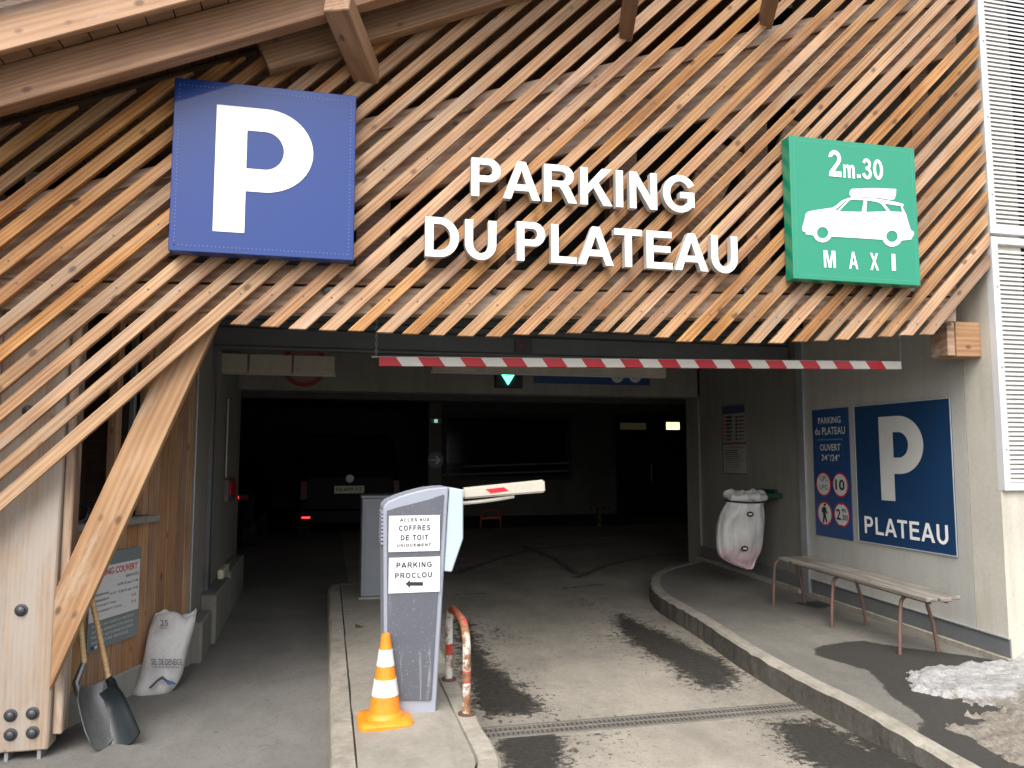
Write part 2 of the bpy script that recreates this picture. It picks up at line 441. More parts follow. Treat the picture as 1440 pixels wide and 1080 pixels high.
# ---- bold capitals as outlines (cap height 716)
def arc(cx, cy, rx, ry, a0, a1, n=14):
    return [(cx + rx * math.cos(math.radians(a0 + (a1 - a0) * i / n)), cy + ry * math.sin(math.radians(a0 + (a1 - a0) * i / n))) for i in range(n + 1)]
GL = {
 'P': (667, [[(73, 0), (73, 716)] + arc(400, 495, 225, 221, 90, -90) + [(218, 274), (218, 0)], [(218, 597)] + arc(375, 496, 98, 101, 90, -90) + [(218, 395)]]),
 'R': (722, [[(73, 0), (73, 716)] + arc(430, 514, 232, 202, 90, -62) + [(583, 285), (726, 0), (556, 0), (432, 232), (370, 299), (218, 299), (218, 0)], [(218, 597)] + arc(412, 505, 95, 92, 90, -90) + [(218, 413)]]),
 'A': (722, [[(0, 0), (283, 716), (439, 716), (722, 0), (563, 0), (501, 163), (215, 163), (156, 0)], [(261, 284), (359, 548), (456, 284)]]),
 'K': (722, [[(73, 0), (73, 716), (218, 716), (218, 398), (510, 716), (704, 716), (435, 438), (719, 0), (532, 0), (335, 335), (218, 216), (218, 0)]]),
 'I': (278, [[(68, 0), (68, 716), (213, 716), (213, 0)]]),
 'N': (722, [[(73, 0), (73, 716), (214, 716), (507, 238), (507, 716), (641, 716), (641, 0), (496, 0), (207, 467), (207, 0)]]),
 'G': (778, [arc(402, 358, 356, 372, 30, 318, 30) + [(713, 88), (713, 395), (405, 395), (405, 274), (568, 274), (568, 178)] + arc(402, 358, 206, 248, 312, 28, 26)]),
 'D': (722, [[(73, 0), (73, 716)] + arc(325, 358, 355, 358, 90, -90, 22) + [], [(218, 595)] + arc(318, 358, 212, 237, 90, -90, 20) + [(218, 121)]]),
 'U': (722, [[(72, 716)] + arc(361, 285, 289, 297, 180, 360, 20) + [(650, 716), (505, 716)] + arc(361, 290, 144, 178, 0, -180, 16) + [(217, 716)]]),
 'L': (611, [[(77, 0), (77, 710), (221, 710), (221, 121), (581, 121), (581, 0)]]),
 'T': (611, [[(234, 0), (234, 595), (21, 595), (21, 716), (590, 716), (590, 595), (378, 595), (378, 0)]]),
 'E': (667, [[(73, 0), (73, 716), (604, 716), (604, 595), (218, 595), (218, 436), (577, 436), (577, 315), (218, 315), (218, 121), (618, 121), (618, 0)]]),
 'M': (833, [[(71, 0), (71, 716), (287, 716), (417, 228), (545, 716), (762, 716), (762, 0), (628, 0), (628, 564), (486, 0), (347, 0), (205, 564), (205, 0)]]),
 'X': (667, [[(0, 0), (245, 374), (23, 716), (194, 716), (338, 486), (478, 716), (648, 716), (425, 368), (670, 0), (494, 0), (335, 246), (176, 0)]]),
 'C': (722, [arc(390, 358, 343, 372, 36, 324, 30) + arc(390, 358, 195, 248, 318, 42, 26)]),
 'O': (778, [arc(389, 358, 346, 372, 0, 352, 34), arc(389, 358, 198, 248, 0, 352, 34)]),
 'Q': (778, [arc(389, 358, 346, 372, 0, 352, 34), arc(389, 358, 198, 248, 0, 352, 34), [(420, 190), (700, 0), (640, -70), (340, 130)]]),
 'F': (611, [[(73, 0), (73, 716), (564, 716), (564, 595), (218, 595), (218, 425), (517, 425), (517, 304), (218, 304), (218, 0)]]),
 'V': (667, [[(0, 716), (256, 0), (411, 0), (668, 716), (511, 716), (338, 186), (157, 716)]]),
 '0': (556, [arc(278, 358, 238, 366, 0, 350, 30), arc(278, 358, 98, 245, 0, 350, 26)]),
 '1': (556, [[(390, 0), (253, 0), (253, 520), (95, 430), (95, 552), (270, 719), (390, 719)]]),
 '2': (556, [[(505, 0), (24, 0)] + [(60, 130), (250, 320), (350, 430), (366, 500)] + arc(270, 510, 96, 92, 0, 165, 10) + [(40, 510)] + arc(275, 500, 232, 219, 172, -15, 16) + [(440, 350), (250, 150), (505, 150)]]),
 '3': (556, [arc(275, 525, 215, 195, 168, -50, 16) + [(440, 375)] + arc(270, 205, 245, 217, 45, -172, 20) + [(165, 215)] + arc(270, 205, 108, 100, 190, 440, 16) + [(210, 312), (210, 425), (265, 425)] + arc(268, 515, 92, 88, -80, 165, 12)]),
 'S': (667, [arc(330, 505, 275, 225, 12, 180, 16)[0:0] + arc(330, 510, 280, 218, 10, 200, 18) + [(130, 372), (330, 300), (440, 262)] + arc(345, 205, 132, 92, 25, -168, 12) + [(36, 228)] + arc(345, 213, 300, 226, 184, 388, 20) + [(520, 375), (300, 430), (205, 470)] + arc(322, 517, 125, 82, 200, 5, 12)]),
 'm': (889, [[(60, 0), (60, 520), (190, 520), (190, 450)] + arc(330, 420, 130, 112, 140, 40, 6) + [(455, 450)] + arc(590, 400, 150, 132, 130, 0, 8) + [(740, 0), (600, 0), (600, 330)] + arc(545, 345, 55, 70, 0, 180, 6) + [(468, 0), (330, 0), (330, 340)] + arc(262, 345, 66, 70, 0, 180, 6)[0:7] + [(196, 0)]]),
 '.': (278, [[(70, 0), (70, 150), (210, 150), (210, 0)]]),
}
def fill2d(loops, extrude=0.0):
    """2D loops (with holes) -> verts, faces in the XY plane"""
    cu = bpy.data.curves.new('tmp', 'CURVE'); cu.dimensions = '2D'; cu.fill_mode = 'BOTH'; cu.extrude = extrude
    for lp in loops:
        sp = cu.splines.new('POLY'); sp.points.add(len(lp) - 1)
        for i, p in enumerate(lp): sp.points[i].co = (p[0], p[1], 0, 1)
        sp.use_cyclic_u = True
    o = bpy.data.objects.new('tmp', cu); me = o.to_mesh()
    V = [v.co.copy() for v in me.vertices]; F = [tuple(p.vertices) for p in me.polygons]
    o.to_mesh_clear(); bpy.data.objects.remove(o); bpy.data.curves.remove(cu)
    return V, F
def glyphrun(s, track=0, extrude=0.0):
    x = 0; out = []
    for ch in s:
        if ch == ' ': x += 300 + track; continue
        w_, lp = GL[ch]; k = x
        V, F = fill2d([[((p[0] + k) / 716, p[1] / 716) for p in L] for L in lp], extrude)
        out.append((V, F)); x += w_ + track
    return out
def bfont(s, off=0.0):
    cu = bpy.data.curves.new('tmp', 'FONT'); cu.body = s; cu.size = 1; cu.offset = off; cu.resolution_u = 3
    cu.fill_mode = 'FRONT'
    o = bpy.data.objects.new('tmp', cu); me = o.to_mesh()
    V = [v.co.copy() for v in me.vertices]; F = [tuple(p.vertices) for p in me.polygons]
    o.to_mesh_clear(); bpy.data.objects.remove(o); bpy.data.curves.remove(cu)
    return V, F
def fit(V, O, U, W, up):
    """scale a flat text (bbox) so that it starts at O, spans vector U, height vector up (bbox)"""
    x0 = min(v.x for v in V); x1 = max(v.x for v in V); y0 = min(v.y for v in V); y1 = max(v.y for v in V)
    U = Vector(U); up = Vector(up)
    return [Vector(O) + U * ((v.x - x0) / max(x1 - x0, 1e-6)) + up * ((v.y - y0) / max(y1 - y0, 1e-6)) + W * v.z for v in V]
def label_text(name, s, bl, br, tl, hit, nrm, mat, parent, bold=None, lift=0.004):
    """printed words between pixel corners on a plane: bottom-left, bottom-right, top-left of the words"""
    A, B, C = hit(*bl), hit(*br), hit(*tl)
    U = B - A; U.z = 0; up = Vector((0, 0, C.z - A.z))
    if bold == 'G': V, F = join(glyphrun(s))
    else: V, F = bfont(s, 0.0 if bold is None else bold)
    V = fit(V, A + nrm * lift, U, Vector((0, 0, 0)), up)
    return put(name, V, F, mat, parent)

# ================================================================== SETTING
YL = 4.72          # face of the slat screen
XW = 4.78          # right-hand side wall
XI = -1.0          # left inner wall
YP = 4.75          # pier face
YD = 7.40          # shutter line
YO = 9.50          # inner opening

def pip(px, py, poly):
    inside = np.zeros(px.shape, bool); n = len(poly)
    for i in range(n):
        x1, y1 = poly[i]; x2, y2 = poly[(i + 1) % n]
        c = ((y1 > py) != (y2 > py)) & (px < (x2 - x1) * (py - y1) / (y2 - y1 + 1e-12) + x1)
        inside ^= c
    return inside
def segd(px, py, poly, closed=True):
    d = np.full(px.shape, 1e9); n = len(poly)
    for i in range(n if closed else n - 1):
        x1, y1 = poly[i]; x2, y2 = poly[(i + 1) % n]
        L = (x2 - x1) ** 2 + (y2 - y1) ** 2 + 1e-12
        t = np.clip(((px - x1) * (x2 - x1) + (py - y1) * (y2 - y1)) / L, 0, 1)
        d = np.minimum(d, np.hypot(px - x1 - t * (x2 - x1), py - y1 - t * (y2 - y1)))
    return d
def sheet(name, xs, ys, zf, mat, keep=None, wet=None):
    X, Y = np.meshgrid(xs, ys); nx, ny = len(xs), len(ys)
    Z = np.vectorize(zf)(ys)[:, None] + np.zeros_like(X)
    V = np.stack([X.ravel(), Y.ravel(), Z.ravel()], 1)
    idx = np.arange(nx * ny).reshape(ny, nx)
    q = np.stack([idx[:-1, :-1], idx[:-1, 1:], idx[1:, 1:], idx[1:, :-1]], -1).reshape(-1, 4)
    if keep is not None:
        c = V[q].mean(1); q = q[keep(c[:, 0], c[:, 1])]
        u, inv = np.unique(q, return_inverse=True); V = V[u]; q = inv.reshape(-1, 4)
    me = bpy.data.meshes.new(name); me.from_pydata(V.tolist(), [], q.tolist())
    if wet is not None:
        a = me.attributes.new('wet', 'FLOAT', 'POINT'); a.data.foreach_set('value', wet(V[:, 0], V[:, 1]).astype(np.float32))
    me.materials.append(mat)
    o = bpy.data.objects.new(name, me); COL.objects.link(o); o['kind'] = 'structure'; return o

P2 = lambda pts, f: [tuple(hg(a, b, f))[:2] for a, b in pts]
kerb_px = [(1480, 1150), (1310, 1058), (1217, 1003), (1127, 957), (1043, 910), (992, 876), (955, 854), (932, 841), (919, 830), (914, 818), (920, 807), (936, 799), (958, 793), (985, 787)]
kerb = P2(kerb_px, pz)
kerb[-1] = (XW + 0.05, kerb[-1][1] + 0.1)
wet_road = [
  (P2([(640, 862), (663, 880), (670, 905), (690, 935), (735, 968), (766, 1003), (690, 1006), (672, 995), (655, 960), (645, 900)], gz), 0.10),
  (P2([(868, 862), (905, 878), (960, 903), (1015, 928), (1037, 950), (1022, 968), (985, 966), (940, 934), (900, 910), (873, 892)], gz), 0.10),
  (P2([(712, 1030), (775, 1025), (797, 1045), (790, 1095), (720, 1100), (700, 1050)], gz), 0.08),
  (P2([(1085, 1018), (1150, 1012), (1205, 1043), (1300, 1095), (1200, 1110), (1120, 1062)], gz), 0.10),
  (P2([(1190, 1020), (1300, 1075), (1420, 1150), (1200, 1160), (1230, 1080)], gz), 0.08),
]
tracks = [(P2([(640, 806), (700, 786), (745, 773), (800, 767), (860, 764)], gz), 0.05), (P2([(735, 768), (780, 786), (808, 806)], gz), 0.06),
          (P2([(812, 812), (850, 796), (905, 783), (985, 776)], gz), 0.05), (P2([(640, 836), (692, 834)], gz), 0.03), (P2([(780, 829), (850, 821)], gz), 0.03)]
def wetf_road(x, y):
    f = np.full(x.shape, -0.2)
    for poly, s_ in wet_road:
        d = segd(x, y, poly); ins = pip(x, y, poly)
        f = np.maximum(f, np.where(ins, 0.5 + d / s_ * 0.30, 0.47 - d / s_ * 0.16))
    for pl, w_ in tracks:
        f = np.maximum(f, 0.62 - segd(x, y, pl, False) / w_ * 0.22)
    # scattered damp speckle in the wheel tracks
    for (cx, cy, r) in [tuple(hg(700, 890))[:2] + (0.35,), tuple(hg(880, 900))[:2] + (0.45,), tuple(hg(830, 850))[:2] + (0.4,), tuple(hg(850, 1035))[:2] + (0.3,), tuple(hg(1060, 1010))[:2] + (0.25,), tuple(hg(720, 790))[:2] + (0.6,)]:
        f = np.maximum(f, 0.38 - 0.25 * np.hypot(x - cx, (y - cy) * 0.6) / r)
    return np.clip(f, -0.5, 1)
wet_pav = P2([(1145, 912), (1167, 906), (1213, 901), (1260, 909), (1353, 921), (1390, 927), (1600, 930), (1700, 1200), (1400, 1120), (1290, 1030), (1300, 1012), (1280, 996), (1250, 977), (1240, 960), (1223, 943), (1177, 930), (1147, 921)], pz)
wet_pav2 = P2([(1117, 848), (1150, 845), (1172, 852), (1150, 856)], pz)
def wetf_pav(x, y):
    f = np.full(x.shape, -0.2)
    for poly in (wet_pav, wet_pav2):
        d = segd(x, y, poly); ins = pip(x, y, poly)
        f = np.maximum(f, np.where(ins, 0.5 + d * 14, 0.5 - d * 14))
    return np.clip(f, -1.5, 2.4)
dr0, dr1 = hg(678, 1012), hg(1128, 982)
DY0, DY1 = 4.62, 4.80
DX0, DX1 = 0.90, dr1.x + 0.05
# one big sheet far out, and the fine sheet near the entrance
g = sheet('ground', np.array([-300, -60, -8, 12, 60, 300.]), np.array([-300, -60, -6, 1.5, 6, 60, 300.]), lambda y: -0.03, pavm)
road = sheet('road', np.arange(0.30, 9.01, 0.05), np.arange(1.0, 16.01, 0.05), gz, roadm,
             keep=lambda x, y: ~((x > DX0 + .02) & (x < DX1 - .02) & (y > DY0 + 0.02) & (y < DY1 - .02)), wet=wetf_road)
lanem = ground_mat('lane_asphalt', (0.12, 0.115, 0.105), (0.19, 0.18, 0.165), (0.045, 0.042, 0.038))
lane = sheet('lane', np.arange(-5, 0.31, 0.05), np.arange(1.0, 16.01, 0.05), gz, lanem)
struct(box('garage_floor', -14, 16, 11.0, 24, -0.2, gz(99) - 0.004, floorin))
struct(box('forecourt', -60, 60, -40, 1.0, -0.2, -0.002, lanem))
pav_poly = kerb + [(XW + 0.15, kerb[-1][1]), (XW + 0.15, YP + .06), (14, YP + .06), (14, 1.2), (kerb[0][0] + 0.5, 1.2)]
pav = sheet('pavement', np.arange(1.5, 12.0, 0.05), np.arange(1.2, 10.5, 0.05), pz, pavm,
            keep=lambda x, y: pip(x, y, pav_poly) & (segd(x, y, kerb, False) > 0.045), wet=wetf_pav)

# kerb: swept, slightly chipped profile
def smooth_path(P, n=6):
    out = []
    for i in range(len(P) - 1):
        p0 = P[max(i - 1, 0)]; p1 = P[i]; p2 = P[i + 1]; p3 = P[min(i + 2, len(P) - 1)]
        for k in range(n):
            t = k / n
            out.append(tuple(0.5 * ((2 * p1[j]) + (-p0[j] + p2[j]) * t + (2 * p0[j] - 5 * p1[j] + 4 * p2[j] - p3[j]) * t * t + (-p0[j] + 3 * p1[j] - 3 * p2[j] + p3[j]) * t ** 3) for j in range(2)))
    out.append(P[-1]); return out
def sweep_kerb(name, path, topf, botf, width, mat, closed=False, side=1):
    V, F = [], []; n = len(path)
    for i, p in enumerate(path):
        a = Vector(path[(i - 1) % n] if closed or i > 0 else path[0]); b = Vector(path[(i + 1) % n] if closed or i < n - 1 else path[-1])
        t = (b - a).normalized(); nr = Vector((t.y, -t.x)) * side
        zt, zb = topf(p[1]) + 0.006, botf(p[1]) - 0.03
        def N2(s): return mnoise.noise(Vector((p[0] * 9, p[1] * 9, s))) 
        j = 0.012 * N2(0) + 0.006 * mnoise.noise(Vector((p[0] * 31, p[1] * 31, 2))); c = 0.014 + 0.016 * max(0, N2(5))
        prof = [(0.0 - 0.012 + 0.006 * N2(9), zb), (-0.006 + j, (zt + zb) / 2), (0.0 + j, zt - c), (c + j, zt + 0.002 * N2(3)), (width - 0.01, zt + 0.003 * N2(7)), (width, zt - 0.03)]
        for d, z in prof: V.append((p[0] + nr.x * d, p[1] + nr.y * d, z))
    m = 6
    for i in range(n if closed else n - 1):
        for k in range(m - 1):
            a = i * m + k; b = ((i + 1) % n) * m + k
            F.append((a, b, b + 1, a + 1))
    fm = [1 if i % (m - 1) in (0, 1) else 0 for i in range(len(F))]
    return put(name, V, F, None, None, None, False, 0.0, [mat, kerbface if name == 'kerb' else mat], fm)
kp = smooth_path(kerb, 10)
struct(sweep_kerb('kerb', kp, pz, gz, 0.115, kerbm, side=1))

# traffic island
IX0, IX1 = 0.06, 0.87
def island_outline(ins=0.0):
    cx = (IX0 + IX1) / 2; r = (IX1 - IX0) / 2 - ins; pts = []
    yf, yb = 3.95, 8.5
    for i in range(17):
        a = math.pi + math.pi * i / 16; pts.append((cx + r * math.cos(a), yf + (r * 1.15) * math.sin(a)))
    for k in range(1, 24): pts.append((cx + r, yf + (yb - yf) * k / 24))
    for i in range(9):
        a = math.pi * i / 8; pts.append((cx + r * math.cos(a), yb + r * 0.6 * math.sin(a)))
    for k in range(23, 0, -1): pts.append((cx - r, yf + (yb - yf) * k / 24))
    return pts
struct(sweep_kerb('island_kerb', island_outline(0), isl, gz, 0.12, kerbm, closed=True, side=-1))
ip = island_outline(0.1225)
ip = [(x + 0.007 * mnoise.noise(Vector((x * 6, y * 6, 0))), y + 0.012 * mnoise.noise(Vector((x * 6, y * 6, 4)))) for x, y in ip]
n_ = len(ip)
cxs = (IX0 + IX1) / 2
V = [(x, y, isl(y) + 0.004) for x, y in ip] + [(x, y, gz(y)) for x, y in ip]
F = [(i, (i + 1) % n_, (i + 1) % n_ + n_, i + n_) for i in range(n_)]
# top strips between mirrored points
top = sorted(range(n_), key=lambda i: ip[i][1])
me_f = []
L_ = [i for i in range(n_) if ip[i][0] < cxs]; R_ = [i for i in range(n_) if ip[i][0] >= cxs]
struct(put('island_slab', V, F + [tuple(range(n_))], concrete('island_concrete', (0.25, 0.23, 0.195), 0.3, 0.3), None, None, False))

# ------------------------------------------------------------------ walls
wl = box('concrete_side_wall', XW, XW + 0.30, YP + 0.30, 7.10, 0.05, 6.5, wallm)
tag(wl, 'pale grey concrete side wall carrying the two blue parking signs', 'wall')
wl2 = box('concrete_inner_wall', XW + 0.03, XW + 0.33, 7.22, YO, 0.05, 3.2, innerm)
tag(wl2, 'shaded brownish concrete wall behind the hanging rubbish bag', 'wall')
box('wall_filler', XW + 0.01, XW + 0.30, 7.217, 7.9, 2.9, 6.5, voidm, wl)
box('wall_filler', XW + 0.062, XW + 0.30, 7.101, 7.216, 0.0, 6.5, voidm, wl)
pier = thing('louvred_front_wall', 'light beige concrete pier and front wall around the white louvres', 'wall', (XW + 0.5, YP, 0))
box('pier', XW, XW + 0.30, YP, YP + 0.30, 0.03, 7.0, pierm, pier, 0.008)
lv0 = hy(1371, 10, YP - 0.02); lvb = hy(1411, 690, YP); XLV = hy(1390, 330, YP).x
ZB = lvb.z
box('wall_panel', XW + 0.302, 9.0, YP + 0.012, YP + 0.3, 0.03, ZB - 0.02, pierm, pier)
box('wall_panel', XW + 0.302, XLV + 0.02, YP + 0.006, YP + 0.3, ZB - 0.018, 7.0, pierm, pier)
box('wall_backing', XLV + 0.022, 9.0, YP + 0.05, YP + 0.3, ZB - 0.016, 7.0, voidm, pier)
def louvre(z0, z1, lab):
    t = thing('louvre_panel', lab, 'vent', (XLV + 1, YP, z0), 'louvred vent panels beside the entrance')
    x0, x1 = XLV - 0.01, XLV + 2.6
    box('frame', x0, x0 + 0.055, YP - 0.035, YP + 0.03, z0, z1, louvrem, t, 0.004)
    box('frame', x0 + 0.057, x1, YP - 0.035, YP + 0.03, z0, z0 + 0.055, louvrem, t, 0.004)
    box('frame', x0 + 0.057, x1, YP - 0.035, YP + 0.03, z1 - 0.055, z1, louvrem, t, 0.004)
    n = int((z1 - z0 - 0.12) / 0.034)
    first = None
    for i in range(n):
        z = z0 + 0.06 + i * 0.034
        if first is None:
            first = prism('blade', [(0, 0)], 0, 1, louvrem) if False else put('blade', [(x0 + .055, YP - .022, z), (x1, YP - .022, z), (x1, YP + .014, z + .026), (x0 + .055, YP + .014, z + .026), (x0 + .055, YP - .022, z + .018), (x1, YP - .022, z + .018), (x1, YP + .016, z + .030), (x0 + .055, YP + .016, z + .030)], BF, louvrem, t)
        else:
            c = first.copy(); COL.objects.link(c); c.parent = t
            c.matrix_basis = Matrix.Translation((0, 0, i * 0.034)) @ first.matrix_basis
    for i in range(int((z1 - z0) / 0.6)):
        zz = z0 + 0.3 + i * 0.6
        lathe('screw', (x0 + 0.028, YP - 0.0355, zz), [(0.008, 0), (0.008, 0.003), (0.003, 0.005)], galv, t, 10, 'Y')
zmid = hy(1392, 332, YP).z
louvre(ZB, zmid - 0.012, 'lower white louvred vent panel right of the pier, its bottom edge above bare concrete')
louvre(zmid + 0.012, 6.6, 'upper white louvred vent panel right of the pier, reaching out of the picture top')

# skirting on the side wall
sk = thing('wall_skirting', 'grey metal skirting plate along the foot of the signed side wall', 'skirting', (XW - .02, 6, 0.2))
def skirt(nm, y0, y1, x, z0, z1, m):
    v = [(x, y0, pz(y0) + z0), (XW + 0.002, y0, pz(y0) + z0), (XW + 0.002, y1, pz(y1) + z0), (x, y1, pz(y1) + z0),
         (x, y0, pz(y0) + z1), (XW + 0.002, y0, pz(y0) + z1), (XW + 0.002, y1, pz(y1) + z1), (x, y1, pz(y1) + z1)]
    return put(nm, v, BF, m, sk, None, False, 0.002)
skp = paint('skirt_metal', (0.17, 0.18, 0.185), 0.55, 0.25, 0.2)
skirt('plate', YP - 0.01, 7.08, XW - 0.012, 0.045, 0.17, skp)
skirt('top_lip', YP - 0.01, 7.08, XW - 0.024, 0.172, 0.182, galv)
skirt('foot_strip', YP - 0.02, 7.08, XW - 0.045, -0.02, 0.043, kerbm)
skirt('plate', 7.24, YO, XW + 0.012 - 0.02, 0.045, 0.17, skp)
skirt('foot_strip', 7.24, YO, XW - 0.06, -0.02, 0.043, kerbm)

# shutter door and its guides
sh = thing('roller_shutter', 'grey roller shutter rolled up over the garage entrance with steel guides', 'shutter', (2, YD, 2.6))
zb = hy(720, 499, YD).z; zt0 = hy(720, 475, YD).z
box('bottom_bar', XI + 0.02, XW - 0.02, YD - 0.05, YD + 0.03, zb, zt0, steelgrey, sh, 0.006)
box('bar_lip', XI + 0.02, XW - 0.02, YD - 0.075, YD + 0.03, zb - 0.028, zb - 0.002, steelgrey, sh, 0.003)
for i in range(5):
    z = zt0 + 0.012 + i * 0.078
    box('curtain_slat', XI + 0.02, XW - 0.02, YD - 0.035, YD, z, z + 0.07, steelgrey, sh, 0.012)
guide_px = hx(1131, 600, XW)
box('guide_rail', XW - 0.03, XW + 0.06, 7.10, 7.215, pz(7.1) - 0.02, 2.95, galv, sh, 0.004)
box('guide_rail', XI - 0.1, XI + 0.03, YD - 0.06, YD + 0.05, 0.0, 3.0, steelgrey, sh, 0.004)
box('sensor_box', hy(722, 490, YD).x, hy(746, 490, YD).x, YD - 0.07, YD - 0.052, zb + 0.02, zt0 - 0.02, paint('sensor_grey', (0.08, 0.07, 0.07), 0.5, 0.3), sh, 0.003)
lathe('sensor_lens', (hy(731, 486, YD).x, YD - 0.071, (zb + zt0) / 2), [(0.012, 0), (0.012, 0.006), (0.004, 0.009)], red, sh, 12, 'Y')

# garage shell
gs = thing('garage_interior', 'dark concrete car park interior seen through the wide entrance', 'building', (2, 12, 0))
lz = hy(700, 554, YO).z
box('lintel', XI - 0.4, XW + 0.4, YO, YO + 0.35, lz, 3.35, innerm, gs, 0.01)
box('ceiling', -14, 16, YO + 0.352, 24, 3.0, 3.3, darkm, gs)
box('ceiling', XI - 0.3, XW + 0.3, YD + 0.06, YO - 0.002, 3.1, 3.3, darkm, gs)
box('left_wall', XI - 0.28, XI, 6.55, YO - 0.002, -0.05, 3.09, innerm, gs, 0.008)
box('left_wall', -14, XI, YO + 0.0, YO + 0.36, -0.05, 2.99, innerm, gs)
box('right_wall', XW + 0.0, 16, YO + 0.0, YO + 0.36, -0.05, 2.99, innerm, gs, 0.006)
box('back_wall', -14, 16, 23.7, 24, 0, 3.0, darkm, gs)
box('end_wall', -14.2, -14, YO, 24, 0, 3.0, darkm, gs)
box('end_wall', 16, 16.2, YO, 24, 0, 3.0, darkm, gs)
box('ceiling_beam', -14, 16, 13.0, 13.4, 2.55, 2.998, darkm, gs)

# dark truss space behind the screen
pitch = 0.445
e0, e1 = hy(0, 79, 4.25), hy(293, 0, 4.25)
r1 = (e1.z - e0.z) / (e1.x - e0.x)
def roofz(x): return e0.z + r1 * (x - e0.x)
tv = thing('timber_front_frame', 'weathered timber frame with beams and studs behind the slats', 'timber frame', (1.5, 4.9, 2.4))
def quadbeam(nm, pa, pb, pc, pd, Y, depth, mat, par, bev=0.004):
    """board face from 4 pixel corners (bl, br, tr, tl) at depth Y"""
    A, B, C, D = hy(*pa, Y), hy(*pb, Y), hy(*pc, Y), hy(*pd, Y)
    M = frame(A, B); Mi = M.inverted()
    pts = [Mi @ p for p in (A, B, C, D)]
    v = [(p.x, 0, p.z) for p in pts] + [(p.x, depth, p.z) for p in pts]
    return put(nm, v, [(0, 1, 2, 3), (7, 6, 5, 4), (0, 4, 5, 1), (1, 5, 6, 2), (2, 6, 7, 3), (3, 7, 4, 0)], mat, par, M, False, bev)
YB = YL + 0.06
quadbeam('sloping_board', (-60, 432), (1345, 78), (1345, 3), (-60, 318), YB + 0.03, 0.06, oldm, tv)
quadbeam('top_batten', (-60, 316), (1345, 1), (1345, -22), (-60, 296), YB, 0.09, oldm, tv)
quadbeam('ledger_beam', (-60, 434), (1345, 452), (1345, 419), (-60, 394), YB, 0.10, oldm, tv)
quadbeam('ledger_board', (-60, 390), (1345, 417), (1345, 393), (-60, 362), YB + 0.02, 0.08, oldm, tv)
for (xa, xb, yt) in ((500, 548, 290), (858, 898, 200), (1052, 1085, 150), (1292, 1318, 90), (28, 52, 300), (700, 712, 300)):
    A, B = hy(xa, 380, YB + 0.12), hy(xb, 380, YB + 0.12)
    box('stud', A.x, B.x, YB + 0.12, YB + 0.22, hy(xa, 395, YB + .12).z, hy(xa, yt - 60, YB + .12).z, studm, tv, 0.003)
quadbeam('gusset_brace', (940, 330), (985, 355), (1045, 215), (1000, 195), YB + 0.10, 0.04, oldm, tv)
quadbeam('gusset_brace', (1005, 180), (1048, 200), (1062, 150), (1018, 140), YB + 0.10, 0.04, oldm, tv)
quadbeam('gusset_brace', (600, 296), (720, 362), (735, 335), (640, 280), YB + 0.24, 0.04, studm, tv)
quadbeam('gusset_brace', (1085, 225), (1200, 250), (1150, 185), (1110, 165), YB + 0.14, 0.04, oldm, tv)
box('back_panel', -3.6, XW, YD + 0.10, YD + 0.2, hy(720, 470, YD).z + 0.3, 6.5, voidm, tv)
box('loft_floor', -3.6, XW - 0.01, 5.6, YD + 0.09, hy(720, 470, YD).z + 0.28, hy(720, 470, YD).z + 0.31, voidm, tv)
for i in range(9):
    a = hy(340 + i * 118, 400, YB)
    lathe('bolt_head', (a.x, YB - 0.001, a.z + random.uniform(-.05, .03)), [(0.022, 0), (0.022, 0.012), (0.01, 0.018)], bolt, tv, 12, 'Y')

# ------------------------------------------------------------------ slats
sc = thing('slat_screen', 'screen of parallel diagonal larch slats covering the whole entrance front', 'cladding', (1, YL, 2.35))
ends_px = [(284, 448), (323, 456), (366, 459), (405, 462), (448, 464), (489, 465), (529, 467), (565, 469), (603, 471), (643, 472), (683, 473), (722, 470), (758, 470), (797, 468), (835, 466), (863, 467), (893, 470), (923, 474), (953, 480), (987, 479), (1017, 483), (1050, 482), (1083, 482), (1117, 480), (1147, 479), (1177, 477), (1208, 475), (1238, 473), (1268, 471), (1297, 470)]
WH = 0.095
sl_c = []
for i, (a, b) in enumerate(ends_px):
    p = hy(a, b, YL)
    sl_c.append((p.x - p.z, p.z if i > 0 else None))
c_first = sl_c[0][0]
extra = [(c_first - 0.1655 * k - random.uniform(-.006, .006), None) for k in range(1, 34)]
cs = sorted(extra + sl_c, key=lambda t: t[0])
XLm = -3.6; XR = XW - 0.012
SCR = []
